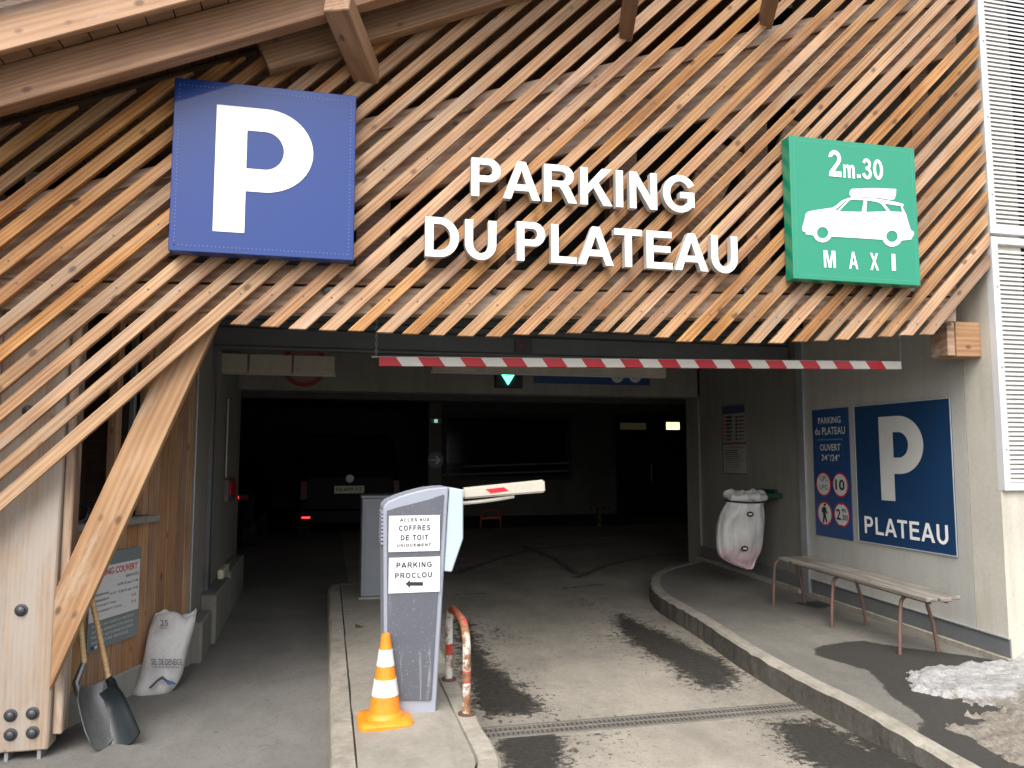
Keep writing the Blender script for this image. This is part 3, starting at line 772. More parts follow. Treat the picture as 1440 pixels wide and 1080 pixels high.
def add_slat(c, zcut, i):
    wv = WH + random.uniform(-0.006, 0.006)
    yo = random.uniform(-0.006, 0.004)
    pts = []
    # left edge line z = x - c ; right edge line z = x - c - wv
    def roofhit(cc):
        # x - cc = roofz(x)-> x(1-r1) = cc + roofz(0)
        x = (cc + roofz(0) - 0.12) / (1 - r1); return x
    x_t, x_t2 = roofhit(c), roofhit(c + wv)
    if zcut is not None: bl, br = (c + zcut, zcut), (c + wv + zcut, zcut)
    else: bl, br = (XLm, XLm - c), (XLm, XLm - c - wv)
    if bl[1] < -10: return
    xr = XR + random.uniform(-0.012, 0.008)
    tl = (x_t, x_t - c) if x_t < xr else (xr, xr - c)
    tr = (x_t2, x_t2 - c - wv) if x_t2 < xr else (xr, xr - c - wv)
    if tl[0] - bl[0] < 0.03: return
    if zcut is not None and br[0] > xr:
        pts = [bl, (xr, zcut), tl]
    else: pts = [bl, br, tr, tl]
    ang = math.radians(45 + random.uniform(-.22, .22)); ca, sa = math.cos(ang), math.sin(ang)
    o = Vector((bl[0], YL + yo, bl[1]))
    M = Matrix(((ca, 0, -sa, o.x), (0, 1, 0, o.y), (sa, 0, ca, o.z), (0, 0, 0, 1)))
    Mi = M.inverted(); loc = [Mi @ Vector((p[0], o.y, p[1])) for p in pts]
    prism('slat', [(p.x, p.z) for p in loc], 0, 0.040, slatm, sc, 0.0025, M)
    for zz in (2.58, None):
        if zz is None:
            A_, B_ = hy(0, 370, YL), hy(1345, 42, YL); sl_ = (B_.z - A_.z) / (B_.x - A_.x)
            x = (A_.z - sl_ * A_.x + c + wv / 2) / (1 - sl_); zz = x - c - wv / 2
        x = c + wv / 2 + zz
        if bl[0] + .05 < x < xr - .02 and zz < 6:
            SCR.append(([(x + .006 * math.cos(t), YL + yo - .0015, zz + .006 * math.sin(t)) for t in (0, 1.05, 2.09, 3.14, 4.19, 5.24)], [(0, 1, 2, 3, 4, 5)]))
for i, (c, zc) in enumerate(cs): add_slat(c, zc, i)
V, F = join(SCR); o = put('screw_heads', V, F, bolt, sc); o['kind'] = 'stuff'

# ------------------------------------------------------------------ roof overhang
rf = thing('roof_overhang', 'sloping timber roof edge with beams and boarded underside above the entrance', 'roof', (0, 4, 3.6))
XA, XB = -3.8, 6.0
def slopebeam(nm, x0, x1, zoff0, zoff1, y0, y1, mat, bev=0.005, par=None):
    p0 = Vector((x0, y0, roofz(x0))); p1 = Vector((x1, y0, roofz(x1))); M = frame(p0, p1); L = (p1 - p0).length
    return put(nm, boxv(0, L, 0, y1 - y0, zoff0, zoff1), BF, mat, par or rf, M, False, bev)
q = hy(0, 79, 3.7)
slopebeam('verge_board', XA, XB, 0.0, 0.212, 4.21, 4.25, vergem)
slopebeam('verge_trim', XA, XB, 0.215, 0.48, 4.14, 4.18, wood('trim_grey', (0.22, 0.2, 0.18), (0.36, 0.33, 0.3), (0.5, 0.46, 0.42), None, 0, 0.1))
# boards of the underside run across the slope
nb = 0
bx_ = XA
while bx_ < XB - 0.15:
    wdt = 0.135
    M0 = frame(Vector((bx_, 4.252, roofz(bx_))), Vector((bx_ + 1, 4.252, roofz(bx_ + 1))))
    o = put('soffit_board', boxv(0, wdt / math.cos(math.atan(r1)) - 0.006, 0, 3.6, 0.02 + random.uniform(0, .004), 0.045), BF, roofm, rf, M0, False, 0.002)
    bx_ += wdt
    nb += 1
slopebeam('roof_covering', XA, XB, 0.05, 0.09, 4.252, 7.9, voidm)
pr = hy(150, 108, 4.36); o1 = (pr.z - roofz(pr.x)) * math.cos(math.atan(r1))
slopebeam('rafter', XA, XB, o1, 0.018, 4.36, 4.46, roofm)
pr = hy(523, 55, 4.60); o2 = (pr.z - roofz(pr.x)) * math.cos(math.atan(r1)); print('rafters', o1, o2, r1)
slopebeam('rafter', hy(350, 90, 4.60).x, XB, o2, 0.018, 4.60, 4.69, roofm)
slopebeam('rafter', XA, XB, -0.14, 0.008, 4.90, 5.0, studm)

# projecting struts
def strut(pb, pt, Yb, Yt, w_, h_, mat, lab):
    A, B = hy(*pb, Yb), hy(*pt, Yt)
    A = A + (A - B).normalized() * 0.05
    return beam('strut', A, B, w_, h_, mat, rf, bevel=0.006)
strut((514, 100), (474, 2), YL - 0.005, 4.26, 0.15, 0.13, roofm, '')
strut((880, 43), (893, -40), YL - 0.005, 4.3, 0.09, 0.11, roofm, '')
strut((1077, 26), (1096, -50), YL - 0.005, 4.3, 0.09, 0.11, roofm, '')

# ------------------------------------------------------------------ post, brace, block
pt = thing('timber_post', 'thick weathered timber post with four steel bolts on steel feet at left', 'post', (-1.9, 4.9, 0))
xr_ = hy(75, 900, 4.86).x
for i, (a, b) in enumerate(((xr_ - 0.62, xr_ - 0.335), (xr_ - 0.331, xr_ - 0.0))):
    put('post_board', [(0, 0, 0)] * 0 + boxv(0, 2.95, 0, 0.14, 0, b - a), BF, postm, pt, Matrix(((0, 0, 1, a), (0, 1, 0, 4.86), (1, 0, 0, 0.055), (0, 0, 0, 1))), False, 0.008)
put('side_board', boxv(0, 2.85, 0, 0.12, 0, 0.05), BF, oldm, pt, Matrix(((0, 0, 1, xr_ + 0.003), (0, 1, 0, 4.90), (1, 0, 0, 0.12), (0, 0, 0, 1))), False, 0.006)
for (a, b) in ((15, 1006), (46, 1003), (15, 1033), (46, 1030), (30, 858), (40, 578)):
    c = hy(a, b, 4.86)
    lathe('bolt', (c.x, 4.861, c.z), [(0.034, 0), (0.034, 0.004), (0.024, 0.006), (0.02, 0.022), (0.01, 0.028)], bolt, pt, 16, 'Y')
for a in (10, 56):
    c = hy(a, 1050, 4.88)
    box('steel_foot', c.x - 0.012, c.x + 0.006, 4.88, 4.98, -0.02, 0.06, galv, pt)
YBr = 4.80
br = quadbeam('diagonal_brace', (68, 973), (74, 830), (1, 1), (2, 2), YBr, 0.07, bracem, None) if False else None
A = [hy(x, y, YBr) for x, y in ((69, 972), (140, 826), (203, 680), (274, 511), (312, 440), (262, 432), (216, 535), (146, 680), (74, 830))]
# (outline of the brace, lower end cut against the post)
M = frame(A[0], A[4]); Mi = M.inverted()
loc = [Mi @ p for p in A]
e_lo = 0.0
def shave(pts): return [(p.x, p.z) for p in pts]
L0, L1 = loc[0].x, loc[4].x
hw = sum(loc[i].z for i in (6, 7)) / 2
nv = [(0, 0), (L1, 0), (L1 + 0.02, hw), (loc[8].x, hw)]
o = prism('diagonal_brace', nv, 0, 0.075, bracem, None, 0.004, M)
tag(o, 'broad pale wooden brace leaning from the post up to the slats', 'brace')
bk = hy(1298, 500, 5.0); bk2 = hy(1342, 470, 5.0)
o = thing('beam_end', 'square cut timber beam end under the right end of the slats', 'beam', (bk.x, 5, bk.z))
box('beam_stub', XW - 0.22, XW - 0.002, 4.86, 5.02, hy(1342, 501, 4.86).z, YL * 0 + hy(1342, 452, 4.86).z, bracem, o, 0.006)
box('beam_plate', XW - 0.29, XW - 0.224, 4.87, 5.04, hy(1342, 501, 4.86).z + 0.005, hy(1342, 452, 4.86).z, oldm, o, 0.004)

# ------------------------------------------------------------------ hut wall on the left
H0 = Vector((-1.62, 5.02)); H1 = Vector((XI + 0.0, 6.54))
hd = (H1 - H0).normalized(); hn = Vector((hd.y, -hd.x))
Lh = (H1 - H0).length
def hutpt(s, z, out=0.0):
    return Vector((H0.x + hd.x * s + hn.x * out, H0.y + hd.y * s + hn.y * out, z))
def hhit(px, py):
    d = ray(px, py); nn = Vector((hn.x, hn.y, 0)); P = Vector((H0.x, H0.y, 0))
    return EYE + d * ((P - EYE).dot(nn) / d.dot(nn))
def hs_(px, py): 
    p = hhit(px, py); return (Vector((p.x, p.y)) - H0).dot(hd), p.z
hut = thing('plank_wall', 'reddish vertical plank wall of a small timber cabin with a window', 'wall', (-1.3, 5.8, 0))
sw1, zw0 = hs_(204, 735)
zw1 = hs_(190, 500)[1]
def hutbox(nm, s0, s1, z0, z1, o0, o1, mat, par=hut, bev=0.003, vert=True):
    if vert:
        M = Matrix(((0, hn.x, hd.x, 0), (0, hn.y, hd.y, 0), (1, 0, 0, 0), (0, 0, 0, 1))); b = hutpt(s0, z0, 0)
        M.translation = b
        return put(nm, boxv(0, z1 - z0, o0, o1, 0, s1 - s0), BF, mat, par, M, False, bev)
    M = Matrix(((hd.x, hn.x, 0, 0), (hd.y, hn.y, 0, 0), (0, 0, 1, 0), (0, 0, 0, 1))); M.translation = hutpt(s0, z0, 0)
    return put(nm, boxv(0, s1 - s0, o0, o1, 0, z1 - z0), BF, mat, par, M, False, bev)
s = 0.06
while s < Lh - 0.01:
    e = min(s + 0.115, Lh)
    if s + 0.05 < sw1:
        hutbox('plank', s, e - 0.004, 0.20, zw0, -0.03, 0.0 + random.uniform(-.002, .002), plankm)
    else:
        hutbox('plank', s, e - 0.004, 0.20, 3.3, -0.03, 0.0 + random.uniform(-.002, .002), plankm)
    s = e
hutbox('plinth', 0.05, Lh + 0.02, -0.05, 0.21, -0.12, -0.02 + 0.05, concrete('plinth_concrete', (0.24, 0.235, 0.21), 0.2, 0.3), bev=0.01, vert=False)
hutbox('sill', 0.05, sw1 + 0.10, zw0 - 0.0, zw0 + 0.05, -0.16, 0.055, concrete('dusty_sill', (0.22, 0.20, 0.18), 0.5, 0.3, bump=1.0), bev=0.01, vert=False)
hutbox('window_frame', sw1 - 0.36, sw1 - 0.30, zw0 + 0.055, 3.0, -0.06, 0.0, plankm)
hutbox('window_frame', sw1 - 0.03, sw1 + 0.02, zw0 + 0.055, 3.0, -0.06, 0.004, plankm)
hutbox('window_frame', sw1 - 0.30, sw1 - 0.03, 2.55, 2.62, -0.06, 0.0, plankm, vert=False)
hutbox('window_frame', sw1 - 0.16, sw1 - 0.135, zw0 + 0.055, 2.55, -0.05, -0.01, paint('window_strip', (0.14, 0.15, 0.14), 0.4, 0.2))
hutbox('pane', sw1 - 0.30, sw1 - 0.03, zw0 + 0.055, 2.55, -0.10, -0.095, glassd, bev=0)
hutbox('back_board', 0.1, sw1 + 0.1, zw0 + 0.05, 3.3, -0.6, -0.55, studm)
hutbox('edge_strip', Lh + 0.004, Lh + 0.016, 0.2, 3.2, -0.05, 0.012, galv)

hutbox('side_panel', -1.2, -1.1, 0, 4.5, -2.4, -0.3, studm)
box('end_panel', -3.7, XI - .285, 6.9, 7.0, 0, 6.0, studm, hut)
box('end_panel', -3.8, -3.71, 4.9, 7.0, 0, 6.0, studm, hut)
# low ledge blocks beyond the cabin
lg = thing('wall_ledge', 'low stepped concrete ledge along the inner left wall', 'ledge', (-0.9, 7.5, 0))
for (y0, y1, h_, w_) in ((6.56, 7.1, 0.30, 0.10), (7.105, 8.1, 0.40, 0.13), (8.105, 9.4, 0.42, 0.13)):
    box('block', XI + 0.0, XI + w_, y0, y1, -0.03, gz(y0) + h_, concrete('ledge_c%d' % int(y0 * 10), (0.20, 0.195, 0.17), 0.3, 0.4, bump=0.5), lg, 0.012)
pb = hx(316, 620, XI)
tube('conduit', [(XI + 0.02, pb.y, hx(316, 670, XI).z), (XI + 0.02, pb.y, hx(316, 582, XI).z), (XI + 0.02, pb.y, hx(316, 560, XI).z)], 0.012, galv, None)
tag(bpy.data.objects['conduit'], 'thin grey conduit pipe running up the inner left wall', 'pipe')
a, b = hx(314, 706, XI), hx(325, 672, XI)
o = thing('alarm_box', 'small red fire alarm box on the inner left wall', 'alarm', (XI, a.y, a.z))
box('housing', XI + 0.001, XI + 0.05, a.y, b.y, a.z, b.z, paint('alarm_grey', (.12, .1, .1), .4), o, 0.005)
box('call_point', XI + 0.051, XI + 0.062, a.y + 0.06, b.y - 0.06, a.z + 0.06, b.z - 0.03, barred, o, 0.003)
a, b = hx(305, 815, XI + .13), hx(312, 795, XI + .13)
o = box('junction_box', XI + 0.131, XI + 0.18, a.y, b.y + 0.1, a.z, b.z, paint('jb_cream', (.45, .42, .33), .6, .4), None, 0.008)
tag(o, 'small cream socket box fixed above the left ledge', 'junction box')

# ================================================================== SIGNS
NY = Vector((0, -1, 0))
def boxsign(name, label, pbl, pbr, ptl, Yf, depth, facem, sidem):
    A, B, C = hy(*pbl, Yf), hy(*pbr, Yf), hy(*ptl, Yf)
    x0, x1, z0, z1 = (A.x + C.x) / 2, B.x, (A.z + B.z) / 2, C.z
    t = thing(name, label, 'sign', (x0, Yf + depth, z0))
    box('case', x0, x1, Yf, Yf + depth, z0, z1, facem, t, 0.004)
    return t, (x0, x1, z0, z1)
YS = YL - 0.11
t, (x0, x1, z0, z1) = boxsign('parking_sign', 'large square violet blue light box with a white P on the slats', (239, 353), (497, 366), (243, 108), YS, 0.095, bluebig, bluebig)
z1 = hy(497, 132, YS).z * 0.5 + hy(243, 108, YS).z * 0.5
print('P sign', x0, x1, z0, z1)
A = hy(300, 325, YS - .004); B = hy(345, 326, YS - .004)
pl = hy(299, 325, YS); pr = hy(440, 240, YS); ptop = hy(302, 147, YS); pb_ = hy(299, 325, YS)
xl, xr2, zb_, zt_ = pl.x, pr.x, pb_.z, ptop.z
Wp, Hp = xr2 - xl, zt_ - zb_
st = 0.315 * Wp
loops = [[(0, 0), (0, Hp)] + arc(0.50 * Wp, Hp * 0.665, 0.50 * Wp, Hp * 0.335, 90, -90, 24) + [(st, Hp * 0.33), (st, 0)],
         [(st, Hp * 0.815)] + arc(0.50 * Wp, Hp * 0.663, 0.195 * Wp, Hp * 0.152, 90, -90, 20) + [(st, Hp * 0.511)]]
V, F = fill2d(loops)
put('letter', [(xl + v.x, YS - 0.004, zb_ + v.y) for v in V], F, whitesign, t)
# rows of stitching dots round the edge
def dots(par, x0, x1, z0, z1, Y, step, r, mat, sides='tblr'):
    parts = []
    pts = []
    nx = int((x1 - x0) / step); nz = int((z1 - z0) / step)
    for i in range(nx + 1):
        if 'b' in sides: pts.append((x0 + i * step, z0))
        if 't' in sides: pts.append((x0 + i * step, z1))
    for i in range(nz + 1):
        if 'l' in sides: pts.append((x0, z0 + i * step))
        if 'r' in sides: pts.append((x1, z0 + i * step))
    for x, z in pts: parts.append(([(x - r, Y, z - r), (x + r, Y, z - r), (x + r, Y, z + r), (x - r, Y, z + r)], [(0, 1, 2, 3)]))
    V, F = join(parts); o = put('edge_dots', V, F, mat, par); o['kind'] = 'stuff'; return o
dotm = paint('dot_pale', (0.14, 0.16, 0.40), 0.5, 0.1)
dots(t, x0 + 0.03, x1 - 0.03, z0 + 0.035, z1 - 0.045, YS - 0.003, 0.022, 0.0028, dotm)

t, (x0, x1, z0, z1) = boxsign('height_sign', 'green light box with a white car carrying a roof box and 2m.30', (1117, 394), (1295, 400), (1109, 190), YS, 0.095, green, green)
G = lambda a, b: hy(a, b, YS)
Z4 = lambda zx, zy: G(1100 + zx / 4.696, 180 + zy / 4.696)   # enlarged reading of the sign
def carpoly(P): return [(Z4(*p).x, Z4(*p).z) for p in P]
def circ(cx, cy, r, a0, a1, n): return [(cx + r * math.cos(math.radians(a0 + (a1 - a0) * i / n)), cy + r * math.sin(math.radians(a0 + (a1 - a0) * i / n))) for i in range(n + 1)]
body = [(128, 660), (135, 640), (146, 600), (153, 568), (170, 552), (240, 540), (330, 527), (350, 515), (392, 480), (435, 463), (470, 458), (540, 462), (620, 468), (690, 478), (740, 488), (795, 502), (800, 513), (790, 520), (815, 570), (835, 640), (845, 672), (865, 685), (868, 702), (858, 718), (850, 736), (800, 742), (786, 744)] + circ(724, 718, 66, 24, 160, 14) + [(655, 738), (500, 728), (330, 718)] + circ(264, 694, 62, 22, 165, 14) + [(200, 710), (150, 702), (157, 692), (132, 682)]
holes = [circ(264, 692, 38, 0, 345, 20), circ(722, 716, 38, 0, 345, 20),
         [(375, 553), (394, 528), (440, 480), (458, 474), (537, 478), (522, 555)], [(557, 480), (618, 488), (650, 502), (690, 552), (552, 556)], [(672, 500), (780, 516), (790, 556), (712, 552)], [(350, 541), (415, 482), (426, 480), (363, 546)]]
V, F = fill2d([carpoly(body)] + [carpoly(h) for h in holes])
put('car_emblem', [(v.x, YS - 0.004, v.y) for v in V], F, whitesign, t)
V, F = fill2d([carpoly([(440, 440), (446, 411), (460, 403), (600, 398), (750, 404), (748, 440), (738, 470), (715, 477), (680, 470), (640, 464), (520, 456), (452, 454)])])
put('roof_box_emblem', [(v.x, YS - 0.004, v.y) for v in V], F, whitesign, t)
def gtext(name, s, zbl, zbr, ztl, par, mat=whitesign, track=0, Yp=YS):
    A, B, C = Z4(*zbl), Z4(*zbr), Z4(*ztl)
    V, F = join(glyphrun(s, track)); V = fit(V, Vector((A.x, Yp - 0.004, A.z)), Vector((B.x - A.x, 0, 0)), Vector((0, 0, 0)), Vector((0, 0, C.z - A.z)))
    return put(name, V, F, mat, par)
gtext('numeral', '2', (305, 318), (390, 323), (300, 143), t)
gtext('lettering', 'm', (402, 328), (478, 334), (402, 240), t)
gtext('lettering', '.', (492, 330), (516, 332), (492, 308), t)
gtext('numeral', '3', (528, 337), (590, 340), (527, 200), t)
gtext('numeral', '0', (600, 340), (665, 344), (597, 206), t)
for ch, a, b, y0, y1 in (('M', 274, 352, 921, 808), ('A', 440, 500, 930, 817), ('X', 580, 636, 938, 825), ('I', 722, 748, 943, 832)):
    gtext('lettering', ch, (a, y0), (b, y0), (a, y1), t)
dots(t, x0 + 0.03, x1 - 0.03, z0 + 0.03, z1 - 0.03, YS - 0.003, 0.02, 0.0022, paint('dot_green', (0.2, 0.5, 0.4), 0.5, 0.1))
# wires holding the light boxes off the slats
# big raised letters
lt = thing('raised_lettering', 'big raised white letters PARKING DU PLATEAU fixed to the slats', 'lettering', (1.4, YL, 2.9))
def rline(s, pbl, pbr, ptl, Yf=YL - 0.08, th=0.05):
    A, B, C = hy(*pbl, Yf), hy(*pbr, Yf), hy(*ptl, Yf)
    run = glyphrun(s, 0, 1.0)
    X0 = min(v.x for V, F in run for v in V); X1 = max(v.x for V, F in run for v in V)
    hgt = C.z - A.z; sx = (B.x - A.x) / (X1 - X0); base = (A.z + hy(pbr[0], pbr[1], Yf).z) / 2
    base = A.z
    for V, F in run:
        vv = [Vector((A.x + (v.x - X0) * sx, Yf + th / 2 + (-v.z) * th / 2, base + v.y * hgt)) for v in V]
        fm = []
        for f in F:
            p = [vv[i] for i in f]; nrm = (p[1] - p[0]).cross(p[2] - p[1])
            fm.append(0 if abs(nrm.y) > 0.7 * nrm.length else 1)
        put('letter', vv, F, None, lt, None, False, 0.0, [whiteletter, letteredge], fm)
rline('PARKING', (663, 275), (977, 295), (663, 221))
rline('DU', (598, 360), (698, 364), (598, 304))
rline('PLATEAU', (727, 366), (1038, 382), (727, 311))

# ---- signs on the side wall (facing -X)
HX = lambda a, b: hx(a, b, XW - 0.012)
NX = Vector((-1, 0, 0))
def wallsign(name, label, tl, tr, br_, bl, facem, rim, x=XW, th=0.008):
    P = [hx(*p, x - th) for p in (tl, tr, br_, bl)]
    ya = (P[0].y + P[3].y) / 2; yb = (P[1].y + P[2].y) / 2; zt = (P[0].z + P[1].z) / 2; zb2 = (P[2].z + P[3].z) / 2
    t = thing(name, label, 'sign', (x, ya, zb2))
    box('panel', x - th, x - 0.001, yb, ya, zb2, zt, facem, t, 0.002)
    if rim is not None:
        w_ = 0.008
        for (y0, y1, z0, z1) in ((yb, ya, zt - w_, zt), (yb, ya, zb2, zb2 + w_), (yb, yb + w_, zb2 + w_ + .001, zt - w_ - .001), (ya - w_, ya, zb2 + w_ + .001, zt - w_ - .001)):
            box('rim', x - th - 0.005, x - th - 0.0005, y0, y1, z0, z1, rim, t)
    return t, ya, yb, zb2, zt
def wtext(par, s, bl, br_, tl, mat, bold=0.0, x=XW - 0.0125, G_=False, name='lettering'):
    A, B, C = hx(*bl, x), hx(*br_, x), hx(*tl, x)
    if G_: V, F = join(glyphrun(s, 30))
    else: V, F = bfont(s, bold)
    z0 = A.z * 0.5 + B.z * 0.5
    V = fit(V, Vector((x, A.y, z0)), Vector((0, B.y - A.y, 0)), Vector((0, 0, 0)), Vector((0, 0, C.z - A.z)))
    return put(name, V, F, mat, par)
t, ya, yb, zb2, zt = wallsign('plateau_sign', 'large navy wall sign with a white P above the word PLATEAU', (1200, 571), (1335, 559), (1348, 784), (1208, 761), navy, palegrey)
Z43 = lambda a, b: (1130 + a / 4.32, 550 + b / 4.32)
A = hx(*Z43(475, 662), XW - .0125); B = hx(*Z43(727, 400), XW - .0125); C = hx(*Z43(452, 158), XW - .0125)
zlow = hx(*Z43(478, 662), XW - .0125).z; zhi = hx(*Z43(540, 152), XW - .0125).z
y_l = (A.y + C.y) / 2; y_r = hx(*Z43(727, 320), XW - .0125).y
Wp = y_l - y_r; Hp = zhi - zlow; st = 0.33 * Wp
V, F = fill2d([[(0, 0), (0, Hp)] + arc(0.45 * Wp, Hp * 0.66, 0.55 * Wp, Hp * 0.34, 90, -90, 22) + [(st, Hp * 0.32), (st, 0)],
               [(st, Hp * 0.81)] + arc(0.45 * Wp, Hp * 0.66, 0.22 * Wp, Hp * 0.15, 90, -90, 18) + [(st, Hp * 0.51)]])
put('letter', [(XW - 0.0125, y_l - v.x, zlow + v.y) for v in V], F, greywhite, t)
wtext(t, 'PLATEAU', Z43(373, 862), Z43(882, 938), Z43(371, 757), whitesign, G_=True)
t, ya, yb, zb2, zt = wallsign('opening_hours_sign', 'narrow blue wall sign with opening hours and four round pictograms', (1141, 577), (1192.5, 572.5), (1200, 761), (1148, 752), midblue, None)
wtext(t, 'PARKING', Z43(88, 196), Z43(225, 196), Z43(88, 158), greywhite, 0.012)
wtext(t, 'du PLATEAU', Z43(70, 266), Z43(252, 262), Z43(70, 222), greywhite, 0.012)
wtext(t, 'OUVERT', Z43(100, 362), Z43(225, 362), Z43(100, 322), greywhite, 0.012)
wtext(t, '24', Z43(108, 420), Z43(145, 422), Z43(108, 385), greywhite, 0.012)
wtext(t, 'H', Z43(147, 398), Z43(157, 398), Z43(147, 384), greywhite, 0.012)
wtext(t, '/24', Z43(160, 424), Z43(206, 426), Z43(160, 385), greywhite, 0.012)
wtext(t, 'H', Z43(208, 400), Z43(218, 400), Z43(208, 384), greywhite, 0.012)
thinblue = paint('thin_line', (0.10, 0.20, 0.38), 0.5, 0.1)
def wrect(par, p0, p1, m, nm='line', x=XW - 0.0125):
    A, B = hx(*p0, x), hx(*p1, x)
    return put(nm, [(x, A.y, A.z), (x, B.y, A.z), (x, B.y, B.z), (x, A.y, B.z)], [(0, 1, 2, 3)], m, par)
for p0, p1 in (((85, 292), (238, 296)), ((90, 440), (243, 444)), ((84, 298), (88, 438)), ((238, 298), (242, 438))): wrect(t, Z43(*p0), Z43(*p1), thinblue)
def disc(par, zc, ry, rz, x, mat, nm):
    c = hx(*Z43(*zc), x); e = hx(*Z43(zc[0] + ry, zc[1]), x); u = hx(*Z43(zc[0], zc[1] - rz), x)
    r = (abs(c.y - e.y) + abs(u.z - c.z)) / 2
    n = 28; V = [(x, c.y + r * math.cos(2 * math.pi * i / n), c.z + r * math.sin(2 * math.pi * i / n)) for i in range(n)]
    return put(nm, V, [tuple(range(n))], mat, par), c, r
cm = greywhite
for zc, ry, rz in (((122, 565), 43, 78), ((224, 570), 46, 80), ((130, 743), 43, 78), ((233, 752), 46, 80)):
    o, c, r = disc(t, zc, ry, rz, XW - 0.0115, red, 'red_ring')
    n = 28; rr = r * 0.87; x = XW - 0.0140
    put('disc', [(x, c.y + rr * math.cos(2 * math.pi * i / n), c.z + rr * math.sin(2 * math.pi * i / n)) for i in range(n)], [tuple(range(n))], cm, t)
xx = XW - 0.0165
wtext(t, 'GPL', Z43(98, 545), Z43(146, 545), Z43(98, 514), black, 0.0, xx)
wtext(t, 'LPG', Z43(99, 598), Z43(147, 600), Z43(99, 568), black, 0.0, xx)
wrect(t, Z43(92, 552), Z43(152, 555), black, x=xx)
wtext(t, '10', Z43(194, 602), Z43(250, 604), Z43(194, 536), black, 0.02, xx)
wtext(t, '2', Z43(200, 780), Z43(226, 782), Z43(200, 715), black, 0.02, xx)
wtext(t, '.30', Z43(228, 785), Z43(270, 788), Z43(228, 750), black, 0.015, xx)
wtext(t, 'm', Z43(234, 738), Z43(256, 740), Z43(234, 716), black, 0.015, xx)
def wpoly(par, P, m, nm, x):
    q = [hx(*Z43(*p), x) for p in P]; V, F = fill2d([[(-p.y, p.z) for p in q]])
    return put(nm, [(x, -v.x, v.y) for v in V], F, m, par)
wpoly(t, circ(129, 690, 8, 0, 340, 10), black, 'walker_head', xx)
wpoly(t, [(118, 702), (134, 703), (139, 725), (147, 742), (143, 748), (133, 733), (135, 755), (145, 795), (138, 800), (128, 768), (124, 800), (116, 798), (120, 760), (118, 735), (112, 740), (111, 715)], black, 'walker_body', xx)
for yy, s_ in ((682, 1), (822, -1)):
    wpoly(t, [(220, yy), (240, yy + 2), (230, yy + 12 * s_)], black, 'arrow_mark', xx)

# notices on the inner wall
XN = XW + 0.03
t, *_ = wallsign('rules_notice', 'faded upper notice with dark heading on the inner wall above the bag', (1015, 571), (1048, 568), (1050, 622), (1017, 624), paint('notice_grey', (0.34, 0.33, 0.31), 0.6, 0.15), paint('rim_d', (0.04, 0.05, 0.08), .5), XN, 0.006)
wrect(t, (1016, 573), (1047, 580), paint('heading_blue', (0.05, 0.06, 0.13), 0.6), 'heading', XN - 0.0125)
wrect(t, (1031.5, 582), (1032.5, 621), black, 'divider', XN - 0.0125)
for i in range(7):
    y = 585 + i * 5.2
    wrect(t, (1017.5, y), (1020, y + 3), red, 'icon', XN - 0.0125); wrect(t, (1021, y + .5), (1030, y + 1.5), inkgrey, 'text_line', XN - 0.0125); wrect(t, (1021, y + 2.5), (1028, y + 3.2), inkgrey, 'text_line', XN - 0.0125)
    wrect(t, (1034, y), (1037, y + 3), black, 'icon', XN - 0.0125); wrect(t, (1038, y + .5), (1046, y + 1.5), inkgrey, 'text_line', XN - 0.0125)
t, *_ = wallsign('conditions_notice', 'lower grey notice with small print on the inner wall above the bag', (1016, 625), (1050, 623), (1053, 667), (1018, 666), paint('notice_grey2', (0.36, 0.35, 0.32), 0.6, 0.15), black, XN, 0.006)
wrect(t, (1020, 628), (1046, 630), paint('amber_line', (0.35, 0.2, 0.03), 0.6), 'heading', XN - 0.0125)
for i in range(11):
    y = 633 + i * 2.8; wrect(t, (1019.5, y), (1036 + 12 * random.random(), y + 0.9), inkgrey, 'text_line', XN - 0.0125)

# ---- tariff board on the hut wall
NH = Vector((hn.x, hn.y, 0))
tb = thing('tariff_board', 'grey and white tariff board reading COUVERT behind the wooden brace', 'sign', hhit(160, 850))
s1a, z1a = hs_(196, 768); s1b, z1b = hs_(191, 891); sl_a, zl_b = hs_(122, 920)
s1 = (s1a + s1b) / 2; s0 = sl_a - 0.02; zt = z1a; zbm = (z1b + zl_b) / 2
def tbq(nm, u0, u1, v0, v1, m, out, par=tb):
    a = lambda u, v: hutpt(s0 + (s1 - s0) * u, zbm + (zt - zbm) * v, out)
    return put(nm, [a(u0, v0), a(u1, v0), a(u1, v1), a(u0, v1)], [(0, 1, 2, 3)], m, par)
hutbox('board', s0, s1, zbm, zt, 0.004, 0.014, paint('board_grey', (0.17, 0.20, 0.205), 0.5, 0.1), tb, 0.001, False)
tbq('white_panel', 0, 0.985, 0.30, 0.86, paint('board_white', (0.6, 0.6, 0.6), 0.5, 0.06), 0.016)
def tbt(s_, u0, u1, v0, v1, m, b=0.0):
    V, F = bfont(s_, b); a = lambda u, v: hutpt(s0 + (s1 - s0) * u, zbm + (zt - zbm) * v, 0.019)
    V = fit(V, a(u0, v0), a(u1, v0) - a(u0, v0), Vector((0, 0, 0)), a(u0, v1) - a(u0, v0))
    return put('lettering', V, F, m, tb)
tbt('PARKING COUVERT', 0.02, 0.92, 0.76, 0.83, red, 0.01)
tbt('GRATUITE', 0.68, 0.95, 0.69, 0.72, inkgrey); tbt('0,70 € par 1/4h', 0.52, 0.95, 0.61, 0.645, inkgrey); tbt('1h € - 0,50 € par 1/4h', 0.38, 0.95, 0.53, 0.565, inkgrey)
tbt('14 €', 0.82, 0.92, 0.46, 0.49, red); tbt('19 €', 0.82, 0.92, 0.385, 0.415, red)
